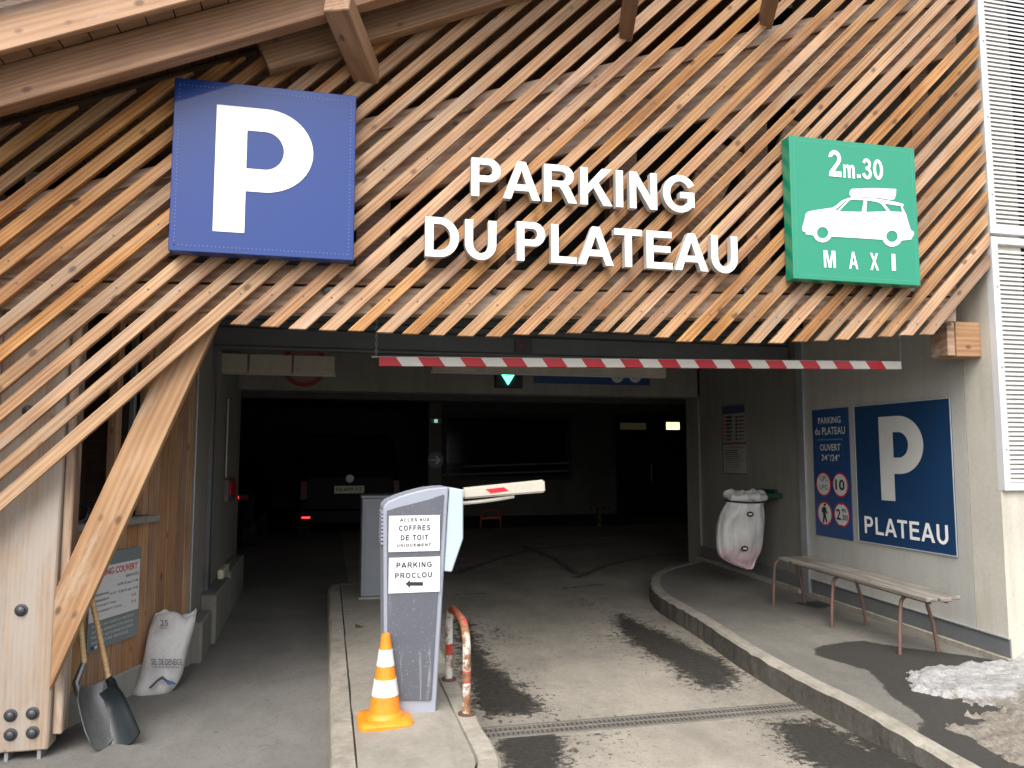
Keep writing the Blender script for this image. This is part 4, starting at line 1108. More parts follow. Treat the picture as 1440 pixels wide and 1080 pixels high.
for i, (s_, u) in enumerate((('Stationnement', 0.36), ('Stationnement', 0.36), ('Forfait journée (= 1 jour)', 0.50), ('Forfait semaine (= 7 jours)', 0.62))):
    tbt(s_, 0.04, u, 0.56 - i * 0.06, 0.59 - i * 0.06, inkgrey)
for i, s_ in enumerate(('PAIEMENT AUX CAISSES AUTOMATIQUES', 'AVANT DE REPRENDRE VOTRE VEHICULE', 'PAIEMENT AUX BORNES DE SORTIE', 'AVEC VOTRE VEHICULE')):
    tbt(s_, 0.06, 0.88 - (i == 3) * 0.1, 0.235 - i * 0.055, 0.265 - i * 0.055, greywhite, 0.005)
tbq('flag_blue', 0.06, 0.12, 0.02, 0.05, midblue, 0.0185); tbq('flag_white', 0.125, 0.18, 0.02, 0.05, greywhite, 0.0185); tbq('flag_red', 0.185, 0.24, 0.02, 0.05, red, 0.0185)

# ================================================================== HANGING THINGS
# clearance bar
YC = 5.3
A, B = hy(533, 508.5, YC), hy(1265, 514, YC)
cb = thing('clearance_bar', 'red and white striped height clearance bar hanging on chains', 'barrier', tuple((A + B) / 2))
M = frame(A, B); L = (B - A).length; hh = 0.030; nst = 28
edges = []
stp = L / nst; k_ = 0.035
for i in range(nst):
    x0 = i * stp; x1 = (i + 1) * stp
    a0 = 0 if i == 0 else x0 - k_; a1 = 0 if i == 0 else x0 + k_ * 0.2; b0 = x1 - k_; b1 = x1 + k_ * 0.2
    if i == nst - 1: b0 = b1 = L
    # slanted stripe: top edge further left
    v = [(a1, -.02, -hh), (b1, -.02, -hh), (b0, -.02, hh), (a0, -.02, hh), (a1, .02, -hh), (b1, .02, -hh), (b0, .02, hh), (a0, .02, hh)]
    put('stripe', v, [(0, 1, 2, 3), (7, 6, 5, 4), (0, 4, 5, 1), (2, 6, 7, 3), (3, 7, 4, 0), (1, 5, 6, 2)], barred if i % 2 == 0 else barwhite, cb, M)
beam('back_rail', A + Vector((-.05, .03, .035)), B + Vector((0.03, .03, .035)), 0.02, 0.012, galv, cb)
def chain(p, ztop, n):
    parts = []
    z = p.z; i = 0
    while z < ztop:
        ring = []
        for k in range(9):
            a = 2 * math.pi * k / 8
            dx, dz = 0.007 * math.cos(a), 0.016 * math.sin(a)
            ring.append((p.x + (dx if i % 2 else 0), p.y + (0 if i % 2 else dx), z + dz + 0.014))
        parts.append(tubev(ring, 0.0022, 5, False)); z += 0.025; i += 1
    V, F = join(parts); o = put('chain', V, F, galv, cb, None, True)
chain(A + Vector((-.02, .0, .03)), A.z + 0.42, 0); chain(B + Vector((0.01, 0, .03)), B.z + 0.42, 0)

# hanging fibre panels behind the shutter
def panel(nm, lab, p0, p1, Y, m, ncut):
    a, b = hy(*p0, Y), hy(*p1, Y); t = thing(nm, lab, 'panel', ((a.x + b.x) / 2, Y, b.z), 'fibre panels hung behind the shutter')
    w_ = (b.x - a.x) / ncut
    for i in range(ncut):
        box('board', a.x + i * w_ + 0.01, a.x + (i + 1) * w_ - 0.01, Y, Y + 0.04, b.z, a.z, m, t, 0.003)
    box('rail', a.x, b.x, Y + 0.042, Y + 0.06, b.z - 0.015, b.z + 0.02, galv, t)
    return t
fib = concrete('fibre_panel', (0.42, 0.38, 0.30), 0.3, 0.2, bump=0.6)
panel('ceiling_baffle', 'row of pale fibre boards hung at the left under the shutter', (286, 496), (472, 527), 8.0, fib, 3)
panel('ceiling_baffle', 'long speckled board hung behind the striped clearance bar', (607, 500), (938, 530), 8.0, fib, 1)
# lane light, blue strip sign, round sign on the lintel
a = hy(714, 533, YO - .05)
t = thing('lane_signal', 'small dark lane signal showing a lit green arrow on the lintel', 'signal', tuple(a))
box('housing', a.x - 0.16, a.x + 0.19, YO - 0.06, YO - 0.001, a.z - 0.11, a.z + 0.12, black, t, 0.008)
gl = N('green_lamp'); gl.base((0.0, 0.4, 0.2)); gl.b.inputs['Emission Color'].default_value = (0.08, 1.0, 0.55, 1); gl.b.inputs['Emission Strength'].default_value = 2.6
prism('arrow_lens', [(a.x - 0.08, a.z + 0.05), (a.x, a.z - 0.075), (a.x + 0.08, a.z + 0.05), (a.x + 0.05, a.z + 0.075), (a.x - 0.05, a.z + 0.075)], YO - 0.075, YO - 0.062, gl.m, t)
a, b = hy(752, 518, YO - .03), hy(914, 542, YO - .03)
t = thing('lane_sign', 'long blue strip sign with white roundels on the lintel', 'sign', (a.x, YO, b.z))
box('panel', a.x, b.x, YO - 0.03, YO - 0.001, b.z, a.z, midblue, t, 0.006)
for px in (868, 893):
    c = hy(px, 529, YO - .03); rr = 0.085; 
    put('roundel', [(c.x + rr * math.cos(2 * math.pi * i / 24), YO - 0.034, c.z + rr * math.sin(2 * math.pi * i / 24)) for i in range(24)], [tuple(range(24))], greywhite, t)
    V, F = bfont('10' if px < 880 else '2.30'); put('numeral', fit(V, Vector((c.x - 0.045, YO - 0.037, c.z - 0.035)), Vector((0.09, 0, 0)), Vector((0, 0, 0)), Vector((0, 0, 0.07))), F, black, t)
c = hy(428, 513, YO - .02); rr = 0.26
t = thing('no_entry_sign', 'round red rimmed sign half hidden behind the fibre boards', 'sign', tuple(c))
lathe('disc', (c.x, YO - 0.002, c.z), [(rr, 0), (rr, 0.015), (rr * 0.98, 0.02)], paint('dull_red', (0.25, 0.02, 0.02), .5), t, 32, 'Y')
lathe('centre', (c.x, YO - 0.0225, c.z), [(rr * 0.8, 0), (rr * 0.8, 0.002)], paint('dull_white', (0.3, 0.12, 0.11), .5), t, 32, 'Y')

# ================================================================== GARAGE CONTENT
def at(px, D, z): 
    d = ray(px, 639); return EYE + d * (D / d.dot(FW)) * 1.0
# van
vx = hy(494, 639, 14.2).x
van = thing('parked_van', 'dark minivan parked in the garage, seen from behind', 'van', (vx, 14.2, gz(99)))
G0 = gz(99)
def vsec(y, hw, z0, z1, zsh, tw):
    return [(vx - hw, y, z0), (vx - hw, y, zsh), (vx - tw, y, z1 - 0.06), (vx - tw + 0.08, y, z1), (vx + tw - 0.08, y, z1), (vx + tw, y, z1 - 0.06), (vx + hw, y, zsh), (vx + hw, y, z0)]
secs = [vsec(14.28, .80, G0 + .34, G0 + 1.10, G0 + .95, .78), vsec(14.2, .88, G0 + .32, G0 + 1.12, G0 + .98, .84), vsec(14.38, .90, G0 + .30, G0 + 1.80, G0 + 1.0, .76), vsec(14.7, .92, G0 + .28, G0 + 1.88, G0 + 1.05, .76), vsec(17.0, .93, G0 + .28, G0 + 1.90, G0 + 1.05, .76), vsec(18.0, .92, G0 + .28, G0 + 1.25, G0 + 1.0, .76), vsec(19.0, .85, G0 + .32, G0 + .95, G0 + .85, .75)]
V = [p for s_ in secs for p in s_]; F = []
for i in range(len(secs) - 1):
    for k in range(8):
        F.append((i * 8 + k, i * 8 + (k + 1) % 8, (i + 1) * 8 + (k + 1) % 8, (i + 1) * 8 + k))
F.append(tuple(range(8))); F.append(tuple(range(len(V) - 8, len(V)))[::-1])
put('body', V, F, vanpaint, van, None, False, 0.02, seg=2)
put('rear_window', [(vx - .66, 14.29, G0 + 1.14), (vx + .66, 14.29, G0 + 1.14), (vx + .60, 14.365, G0 + 1.66), (vx - .60, 14.365, G0 + 1.66), (vx - .66, 14.33, G0 + 1.14), (vx + .66, 14.33, G0 + 1.14), (vx + .60, 14.40, G0 + 1.66), (vx - .60, 14.40, G0 + 1.66)], BF, glassd, van)
box('bumper', vx - .90, vx + .90, 14.08, 14.24, G0 + .30, G0 + .56, vanpaint, van, 0.03)
lampm = paint('tail_red', (0.10, 0.004, 0.004), 0.5, 0.1)
for sx in (-1, 1):
    box('tail_light', vx + sx * .80 - .06, vx + sx * .80 + .06, 14.17, 14.22, G0 + .72, G0 + 1.05, lampm, van, 0.012)
rl = N('red_glow'); rl.base((0.5, 0, 0)); rl.b.inputs['Emission Color'].default_value = (1, 0.05, 0.06, 1); rl.b.inputs['Emission Strength'].default_value = 1.0
c = hy(430, 728, 14.05); box('reflector', c.x - .07, c.x + .07, 14.06, 14.078, c.z - .015, c.z + .015, rl.m, van)  # reflector glows by emission in place of light thrown back
c = hy(531, 663, 14.27); box('brake_lamp', c.x - .02, c.x + .02, 14.25, 14.28, c.z - .02, c.z + .02, rl.m, van)
a, b = hy(470, 694, 14.15), hy(512, 683, 14.15)
box('number_plate', a.x, b.x, 14.14, 14.16, a.z, b.z, plate_w, van)
V, F = bfont('DJ-609-TT', 0.01); put('plate_number', fit(V, Vector((a.x + .03, 14.137, a.z + .03)), Vector((b.x - a.x - .06, 0, 0)), Vector((0, 0, 0)), Vector((0, 0, b.z - a.z - .06))), F, black, van)
lathe('badge', (hy(492, 673, 14.15).x, 14.175, hy(492, 673, 14.15).z), [(0.07, 0), (0.07, 0.01), (0.03, 0.014)], galv, van, 20, 'Y')
for sx in (-1, 1):
    for yy in (14.9, 18.2):
        w_ = lathe('wheel', (vx + sx * .80 + .1, yy, G0 + .32), [(0.16, 0), (0.31, 0.0), (0.32, 0.03), (0.32, 0.17), (0.31, 0.2), (0.16, 0.2)], tyrem, van, 24, 'X')
    box('mirror', vx + sx * 1.02 - .1, vx + sx * 1.02 + .1, 17.0, 17.1, G0 + 1.05, G0 + 1.25, vanpaint, van, 0.03)
# second car (left)
cx_ = hy(340, 690, 13.0).x - 0.70
car2 = thing('parked_car', 'dark car at the left edge of the garage with a glowing red tail light', 'car', (cx_, 13, G0))
V = []; prof = [(0, .35), (0, .95), (.25, 1.05), (.7, 1.42), (2.2, 1.45), (3.1, 1.0), (4.1, .8), (4.2, .35)]
V = [(cx_ - .88 + .1 * (z > 1.2), 13 + y, G0 + z) for y, z in prof] + [(cx_ + .88 - .1 * (z > 1.2), 13 + y, G0 + z) for y, z in prof]
n8 = len(prof)
F = [tuple(range(n8)), tuple(range(2 * n8 - 1, n8 - 1, -1))] + [(i, (i + 1) % n8, (i + 1) % n8 + n8, i + n8) for i in range(n8)]
put('body', V, F, vanpaint, car2, None, False, 0.05, seg=2)
put('rear_window', [(cx_ - .65, 13.27, G0 + 1.08), (cx_ + .65, 13.27, G0 + 1.08), (cx_ + .6, 13.62, G0 + 1.36), (cx_ - .6, 13.62, G0 + 1.36)], [(0, 1, 2, 3)], glassd, car2)
for sx in (-1, 1):
    box('tail_light', cx_ + sx * .68 - .13, cx_ + sx * .68 + .13, 12.97, 13.04, G0 + .78, G0 + .90, lampm, car2, 0.02)
    if sx > 0: box('lit_lamp', cx_ + .60, cx_ + .66, 12.955, 12.968, G0 + .82, G0 + .86, rl.m, car2)
    for yy in (13.8, 16.2):
        lathe('wheel', (cx_ + sx * .78 + .1, yy, G0 + .31), [(0.16, 0), (0.30, 0.0), (0.31, 0.03), (0.31, 0.17), (0.30, 0.2), (0.16, 0.2)], tyrem, car2, 24, 'X')
# pillar and round arrow sign
YPi = 13.6
a, b = hy(602, 690, YPi), hy(622, 586, YPi)
pil = box('concrete_pillar', a.x, b.x, YPi, YPi + 0.35, G0, 2.999, paint('pillar_brown', (0.10, 0.085, 0.07), 0.8, 0.2), None, 0.01)
tag(pil, 'slim brownish concrete pillar in the garage carrying the round arrow sign', 'pillar')
c = hy(613, 647, YPi - .03)
t = thing('arrow_sign', 'round dark blue direction sign with a white arrow on the pillar', 'sign', tuple(c))
lathe('disc', (c.x, YPi - 0.002, c.z), [(0.14, 0), (0.14, 0.012)], navy, t, 24, 'Y')
V, F = fill2d([[(-.09, -.012), (.03, -.012), (-.01, -.06), (.02, -.075), (.09, 0), (.02, .075), (-.01, .06), (.03, .012), (-.09, .012)]])
put('arrow', [(c.x + v.x, YPi - 0.018, c.z + v.y) for v in V], F, greywhite, t)
c = hy(613, 592, YPi - .05)
gl2 = N('exit_lamp'); gl2.base((0.1, 0.3, 0.2)); gl2.b.inputs['Emission Color'].default_value = (0.5, 1, 0.8, 1); gl2.b.inputs['Emission Strength'].default_value = 0.25
t = thing('exit_light', 'tiny greenish emergency light at the top of the pillar', 'light', tuple(c)); box('housing', c.x - .1, c.x + .1, YPi - .05, YPi - .002, c.z - .04, c.z + .04, cabinetm, t, .005); box('lens', c.x - .03, c.x + .03, YPi - .056, YPi - .0505, c.z - .03, c.z + .03, gl2.m, t)
# far glazed bay
Yg = 19
a, b = hy(622, 676, Yg), hy(803, 583, Yg)
t = thing('glazed_bay', 'wide dark window bay with two rails at the back of the garage', 'window', ((a.x + b.x) / 2, Yg, a.z))
box('pane', a.x + .1, b.x - .1, Yg + .02, Yg + .05, a.z + .1, b.z - .1, paint('bay_glass', (0.01, 0.018, 0.035), 0.1, 0.1, 0, .5), t)
fr = paint('bay_frame', (0.04, 0.045, 0.05), .5)
for q in ((a.x, b.x, a.z, a.z + .1), (a.x, b.x, b.z - .1, b.z), (a.x, a.x + .1, a.z + .101, b.z - .101), (b.x - .1, b.x, a.z + .101, b.z - .101)): box('frame', q[0], q[1], Yg, Yg + .06, q[2], q[3], fr, t)
for py in (655, 666): tube('rail', [hy(622, py + 2, 17.5), hy(800, py - 4, 17.5)], 0.02, galv, t, 8)
box('cladding', a.x - .2, b.x + 8, Yg + .07, Yg + .2, G0, 2.99, darkm, t)
# lit lamps
yl = N('amber_lamp'); yl.base((0.8, 0.7, 0.4)); yl.b.inputs['Emission Color'].default_value = (1, 0.82, 0.35, 1); yl.b.inputs['Emission Strength'].default_value = 1.0
yl2 = N('amber_lamp_dim'); yl2.base((0.03, 0.027, 0.02)); yl2.b.inputs['Emission Color'].default_value = (1, 0.85, 0.4, 1); yl2.b.inputs['Emission Strength'].default_value = 0.008
for p0, p1, m, lab in (((937, 604), (955, 594), yl.m, 'bright yellow lit light panel at the right of the dark garage'), ((872, 604), (908, 595), yl2.m, 'dim yellow light panel left of the bright one in the garage')):
    a, b = hy(*p0, 18.6), hy(*p1, 18.6)
    t = thing('light_panel', lab, 'light', (a.x, 18.6, a.z), 'light panels at the back of the garage')
    box('housing', a.x - .03, b.x + .03, 18.6, 18.7, a.z - .03, b.z + .03, black, t); box('diffuser', a.x, b.x, 18.58, 18.598, a.z, b.z, m, t)
a = hy(445, 646, 14.3)
# door recess and lockers at far right
a, b = hy(866, 735, 18.9), hy(980, 585, 18.9)
t = thing('service_doors', 'dark blue pair of doors at the far right of the garage', 'door', (a.x, 18.9, G0))
wd = (b.x - a.x) / 2
for i in range(2):
    box('door_leaf', a.x + i * wd + .03, a.x + (i + 1) * wd - .03, 18.85, 18.92, G0, b.z, paint('door_blue%d' % i, (0.012, 0.016, 0.03), 0.35, 0.2), t, 0.01)
    tube('handle', [(a.x + (i + 1) * wd - .2, 18.80, G0 + 0.8), (a.x + (i + 1) * wd - .2, 18.80, G0 + 1.3)], 0.014, galv, t, 8)
# T post and hoop guard
yb_m = N('hazard'); 
tc = yb_m.n('ShaderNodeTexCoord'); sp = yb_m.n('ShaderNodeSeparateXYZ'); yb_m.l(tc.outputs['Object'], sp.inputs[0])
sv = yb_m.math('GREATER_THAN', yb_m.math('SINE', yb_m.math('MULTIPLY', yb_m.math('ADD', sp.outputs['Z'], sp.outputs['X']), 45.0)), 0.0)
yb_m.base(yb_m.mix(sv, (0.02, 0.02, 0.02), (0.16, 0.11, 0.02))); yb_m.rough(0.5)
c = hg(843, 741)
t = thing('hazard_post', 'small yellow and black striped T-shaped guard post in the garage', 'post', tuple(c))
zt_ = hy(843, 715, c.y).z
box('upright', c.x - .04, c.x + .04, c.y - .04, c.y + .04, c.z - .01, zt_ - .03, yb_m.m, t, .006); box('crossbar', hy(829, 715, c.y).x, hy(858, 715, c.y).x, c.y - .04, c.y + .04, zt_ - .029, zt_ + .03, yb_m.m, t, .006)
c = hg(690, 742)
t = thing('parking_guard', 'folding orange parking guard hoop on the garage floor', 'barrier', tuple(c))
zz = hy(690, 716, c.y).z - c.z; rr = hy(704, 730, c.y).x - c.x
om = paint('guard_orange', (0.4, 0.10, 0.03), .5, .3)
tube('hoop', [(c.x + rr * math.cos(math.radians(a_)), c.y, c.z + (zz * 0.5 if 0 < a_ < 180 else zz * .05) + zz * .5 * max(0, math.sin(math.radians(a_)))) for a_ in range(-10, 191, 10)], 0.022, om, t, 8)
box('reflector_plate', c.x - rr * .9, c.x + rr * .9, c.y - .015, c.y + .015, c.z + zz * .45, c.z + zz * .62, om, t, .004)

# ================================================================== ISLAND THINGS
YK = 4.60
K = lambda a, b, Y=YK: (hy(a, b, Y).x, hy(a, b, Y).z)
ks = thing('barrier_terminal', 'tall slate grey parking barrier terminal with two paper notices', 'ticket machine', (hy(575, 990, YK).x, YK, isl(YK)))
zI = isl(YK) + 0.0045
outl = [K(541, 988), K(539, 713), K(545, 706), K(560, 699), K(575, 694), K(590, 690), K(604, 687), K(618, 685.5), K(631, 685), (K(613, 990)[0], zI)]
outl[0] = (outl[0][0], zI)
prism('housing', outl, YK, YK + 0.30, kiosklight, ks, 0.008)
face = [K(545, 984), K(544, 718), K(560, 713), K(600, 703), K(624, 695), K(606, 984)]
prism('front_plate', face, YK - 0.012, YK - 0.001, kioskdark, ks, 0.002)
# side ridges
for i in range(9):
    z = outl[1][1] - 0.04 - i * 0.022
    box('vent_rib', outl[1][0] - 0.008, outl[1][0] + 0.004, YK + 0.03, YK + 0.22, z, z + 0.012, kiosklight, ks)
sh_ = [K(632.5, 686), K(652, 689), K(652, 758), K(636, 805), K(625, 804)]
prism('side_housing', sh_, YK + 0.012, YK + 0.26, kioskside, ks, 0.006)
box('foot_plate', outl[0][0] - .03, outl[-1][0] + .03, YK - .03, YK + .33, zI - .002, zI + .010, galv, ks, .002)
def notice(lab, bl, tr, lines):
    a, b = K(*bl), K(*tr)
    t = tag(thing('paper_notice', lab, 'notice', (a[0], YK, a[1])), lab, 'notice')
    box('sheet', a[0], b[0], YK - 0.0165, YK - 0.0135, a[1], b[1], paper, t)
    for s_, x0, x1, y0, y1 in lines:
        V, F = join(glyphrun(s_, 90)) 
        A, B, C = hy(x0, y1, YK - .019), hy(x1, y1, YK - .019), hy(x0, y0, YK - .019)
        put('lettering', fit(V, A, Vector((B.x - A.x, 0, 0)), Vector((0, 0, 0)), Vector((0, 0, C.z - A.z))), F, inkgrey, t)
    return t
notice('upper white paper notice on the terminal reading ACCES AUX COFFRES DE TOIT', (546, 776), (618, 724), [('ACCES AUX', 562.5, 604, 729, 733.5), ('COFFRES', 561, 605, 739, 746.5), ('DE TOIT', 563.5, 602, 752.5, 760), ('UNIQUEMENT', 558, 606, 765, 769.5)])
n2 = notice('lower white paper notice on the terminal reading PARKING PROCLOU with an arrow', (546, 834), (618, 782), [('PARKING', 557.5, 607, 791, 799), ('PROCLOU', 555.5, 607.5, 806, 813.5)])
AR = [hy(x, y, YK - .019) for x, y in ((570.5, 821), (576.5, 815.5), (576.5, 818.5), (595, 818.5), (595, 823.5), (576.5, 823.5), (576.5, 826.5))]
V, F = fill2d([[(p.x, p.z) for p in AR]]); put('arrow', [(v.x, YK - .019, v.y) for v in V], F, inkgrey, n2)
# boom stub
A0, B0 = hy(650, 693, YK + 0.12), hy(765, 684, YK + 0.12)
bmr = thing('barrier_boom', 'short cream barrier arm with a red patch sticking out of the terminal', 'barrier arm', tuple(A0))
M = frame(A0, B0); L = (B0 - A0).length
put('arm', [(0, -.03, -.036), (L, -.03, -.036), (L, .03, -.036), (0, .03, -.036), (0, -.03, .030), (L, -.03, .042), (L, .03, .042), (0, .03, .030)], BF, boomm, bmr, M, False, 0.010, seg=2)
put('red_patch', [(L * .33, -.0325, -.014), (L * .55, -.0325, -.008), (L * .49, -.0325, .016), (L * .27, -.0325, .012)], [(0, 1, 2, 3)], barred, bmr, M)
pth = [M @ Vector((L * t_, 0, -.062 + .035 * t_ ** 2 * 1.2)) for t_ in [i / 8 * .62 for i in range(9)]]
tube('lower_rail', pth, 0.012, boomm, bmr, 8)

# cabinet
c = hg(507, 844, isl)
cabn = thing('control_cabinet', 'plain grey control cabinet behind the terminal on the island', 'cabinet', tuple(c))
ztc = hy(507, 697, c.y).z
xr_c = hy(585, 800, c.y).x
box('casing', c.x, xr_c, c.y, c.y + 0.35, c.z + 0.03, ztc - .028, cabinetm, cabn, 0.008)
box('lid', c.x - .012, xr_c + .012, c.y - .012, c.y + 0.362, ztc - .026, ztc, cabinetm, cabn, 0.006)
box('base', c.x - .02, xr_c + .02, c.y - .02, c.y + 0.37, c.z - .02, c.z + 0.028, kerbm, cabn, 0.004)
box('door', c.x + .03, xr_c - .03, c.y - .006, c.y - .0005, c.z + 0.07, ztc - .07, cabinetm, cabn, 0.002)
c = hg(520, 880, isl)
o = box('cover_plate', c.x - .12, c.x + .14, c.y - .10, c.y + .06, isl(c.y) - 0.0, isl(c.y) + 0.012, paint('rust_plate', (0.10, 0.075, 0.055), 0.7, 0.4), None, 0.002)
tag(o, 'small rusty cover plate set in the island in front of the cabinet', 'cover plate')

# traffic cone
c = hg(541, 1016, isl); cz = c.z + .005
cn = thing('traffic_cone', 'orange traffic cone with two white bands in front of the terminal', 'cone', (c.x, c.y, cz))
bs = 0.15
V, F = [], []
n = 8
def rsq(h_, r, z):
    out = []
    for cx0, cy0, a0 in ((1, 1, 0), (-1, 1, 90), (-1, -1, 180), (1, -1, 270)):
        for k in range(5):
            a = math.radians(a0 + 22.5 * k); out.append((c.x + cx0 * (h_ - r) + r * math.cos(a), c.y + cy0 * (h_ - r) + r * math.sin(a), cz + z))
    return out
rows = [rsq(bs, .05, 0), rsq(bs, .05, .018), rsq(bs - .012, .045, .03), rsq(.10, .09, .036)]
V = [p for r_ in rows for p in r_]; F = [(i * 20 + k, i * 20 + (k + 1) % 20, (i + 1) * 20 + (k + 1) % 20, (i + 1) * 20 + k) for i in range(3) for k in range(20)] + [tuple(range(20))[::-1], tuple(range(60, 80))]
put('base', V, F, orange, cn, None, True)
zc = lambda t_: 0.034 + t_ * 0.49
rc = lambda t_: 0.092 - t_ * 0.068
hcone = hy(541, 892, c.y).z - cz
S_ = (hcone - 0.034) / 0.49
def cseg(nm, t0, t1, m, dr=0.0, top_=False):
    prof = [(rc(t0) + dr, 0.034 + t0 * 0.49 * S_), (rc(t1) + dr, 0.034 + t1 * 0.49 * S_)]
    if t0 == 0: prof = [(0.108, 0.035), (0.10, 0.05), (rc(0.06), 0.034 + .06 * .49 * S_), prof[1]]
    if top_: prof += [(rc(t1) * 0.7, 0.034 + t1 * 0.49 * S_ + .006)]
    lathe(nm, (c.x, c.y, cz), prof, m, cn, 32)
cseg('body', 0, 0.26, orange); cseg('white_band', 0.26, 0.46, conewhite, 0.0015); cseg('body', 0.46, 0.62, orange); cseg('white_band', 0.62, 0.82, conewhite, 0.0015); cseg('body', 0.82, 1.0, orange, 0, True)

# hoop guard on the island
b1, b2 = hg(631, 957, isl), hg(656, 1006, isl)
hp = thing('hoop_barrier', 'rusty red and white steel hoop guarding the terminal on the island', 'barrier', tuple((b1 + b2) / 2))
zt_ = isl(4.8) + 0.50
P = []
yA, yB = b1.y, b2.y; xA, xB = b1.x, b2.x
def hpP(t_, z): return Vector((xA + (xB - xA) * t_, yA + (yB - yA) * t_, z))
path = [hpP(0, isl(yA)), hpP(0, isl(yA) + .15), hpP(0, zt_ - .18)]
R_ = 0.16 / abs(yA - yB)
for k in range(1, 7):
    a = math.radians(15 * k); path.append(hpP(R_ * (1 - math.cos(a)), zt_ - .16 + .16 * math.sin(a)))
for k in range(0, 7):
    a = math.radians(90 - 15 * k); path.append(hpP(1 - R_ * (1 - math.cos(a)), zt_ - .16 + .16 * math.sin(a)))
path += [hpP(1, .35), hpP(1, isl(yB))]
tube('hoop', path, 0.024, hoopm, hp, 14)
for b_ in (b1, b2):
    lathe('foot_flange', (b_.x, b_.y, isl(b_.y) + .004), [(0.05, 0), (0.05, 0.01), (0.03, 0.012)], paint('flange_rust', (0.12, 0.06, 0.035), .8, .4), hp, 14)

# drain
dn = thing('drain_channel', 'long slotted drain channel crossing the ramp in two rows', 'drain', ((DX0 + DX1) / 2, 4.71, 0))
dm = paint('cast_iron', (0.20, 0.185, 0.16), 0.6, 0.35, 0.3)
box('channel_bed', DX0, DX1, DY0, DY1, -0.12, -0.06, voidm, dn)
for (a, b) in ((DY0 - .008, DY0 + .022), (DY1 - .022, DY1 + .008), ((DY0 + DY1) / 2 - .01, (DY0 + DY1) / 2 + .01)):
    box('rail', DX0, DX1, a, b, -0.07, 0.007, dm, dn, 0.002)
parts = []
x = DX0 + 0.01
while x < DX1 - 0.01:
    for (a, b) in ((DY0 + .024, (DY0 + DY1) / 2 - .012), ((DY0 + DY1) / 2 + .012, DY1 - .024)):
        parts.append((boxv(x, x + 0.017, a, b, -0.02, 0.005), BF))
    x += 0.030
V, F = join(parts); o = put('grate_bars', V, F, dm, dn); o['kind'] = 'stuff'

# ================================================================== BENCH
f1, f3 = hg(1098, 850, pz), hg(1272, 920, pz)
bx0, bx1 = (f1.x + f3.x) / 2 - 0.02, XW - 0.10
yN, yF = hz(1318, 842, .62).y, hz(1094, 783, .66).y
st_ = lambda y: pz(y) + 0.47
yN = hg(1300, 841, st_).y; yF = hg(1094, 783, st_).y; bx0 = hg(1300, 841, st_).x; bx1 = hg(1349, 837, st_).x; print('bench', yN, yF, bx0, bx1)
zN, zF = pz(yN) + 0.455, pz(yF) + 0.455
bn = thing('bench', 'long weathered wooden bench on red-brown tube legs under the wall signs', 'bench', (4.4, 6, pz(6)))
nsl = 3; wv = (bx1 - bx0 - 0.02) / nsl
for i in range(nsl):
    x = bx0 + i * (wv + 0.008) + wv / 2
    d0 = random.uniform(-.03, .03)
    beam('plank', Vector((x, yN + d0, zN)), Vector((x, yF, zF)), wv - .004, 0.028, benchm, bn, bevel=0.005)
for y in (f3.y + .01, hg(1180, 882, pz).y, f1.y):
    zs = pz(y) + 0.437
    g0 = pz(y)
    # one bent tube leg at the front, one at the back, joined under the seat
    pf = [Vector((bx0 + 0.02, y, g0)), Vector((bx0 + 0.03, y, g0 + .2)), Vector((bx0 + 0.045, y, zs - .09))] + [Vector((bx0 + .045 + .07 * (1 - math.cos(math.radians(a))), y, zs - .085 + .07 * math.sin(math.radians(a)))) for a in (20, 40, 60, 80, 90)] + [Vector(((bx0 + bx1) / 2, y, zs - .015))]
    tube('leg', pf, 0.014, benchleg, bn, 10)
    pb2 = [Vector((bx1 + 0.03, y, g0)), Vector((bx1 + 0.0, y, g0 + .2)), Vector((bx1 - 0.045, y, zs - .09))] + [Vector((bx1 - .045 - .07 * (1 - math.cos(math.radians(a))), y, zs - .085 + .07 * math.sin(math.radians(a)))) for a in (20, 40, 60, 80, 90)] + [Vector(((bx0 + bx1) / 2 + .001, y, zs - .015))]
    tube('leg', pb2, 0.014, benchleg, bn, 10)
for x in (bx0 + .09, bx1 - .09):
    tube('seat_rail', [Vector((x, yN + .05, zN - .032)), Vector((x, yF - .05, zF - .032))], 0.011, benchleg, bn, 8)

# ================================================================== RUBBISH BAG
def bag_mat(pink=True):
    k = N('bag_film_pink' if pink else 'bag_film')
    v = k.coord('Object', (1, 1, 1)); a = k.noise(v, 5, 5, 0.6, 1.0)
    sep = k.n('ShaderNodeSeparateXYZ'); tc = k.n('ShaderNodeTexCoord'); k.l(tc.outputs['Object'], sep.inputs[0])
    low = k.ramp(k.math('ADD', sep.outputs['Z'], k.math('MULTIPLY', k.noise(v, 7, 4, .6), 0.25)), [(0.30, 1.0), (0.42, 0.0)])
    c = k.ramp(a, [(0.3, (0.46, 0.46, 0.45)), (0.7, (0.58, 0.58, 0.57))])
    c = k.mix(k.math('MULTIPLY', low, 0.55 if pink else 0.0), c, (0.62, 0.36, 0.42))
    k.base(c); k.rough(0.35); k.b.inputs['Transmission Weight'].default_value = 0.0
    vs = k.coord('Object', (14, 14, 2)); k.bump(k.noise(vs, 1.5, 5, 0.6, 1.2), 0.6, 0.02); return k.m
bagm = bag_mat(); bagrim = bag_mat(False)
YBg = 7.60
Zb5 = lambda a, b: (980 + a / 4, 550 + b / 4)
bc = hy(*Zb5(270, 600), YBg)
bag = thing('rubbish_bag', 'translucent white rubbish bag hanging from a wall ring', 'bag', tuple(hy(*Zb5(290, 1000), YBg)))
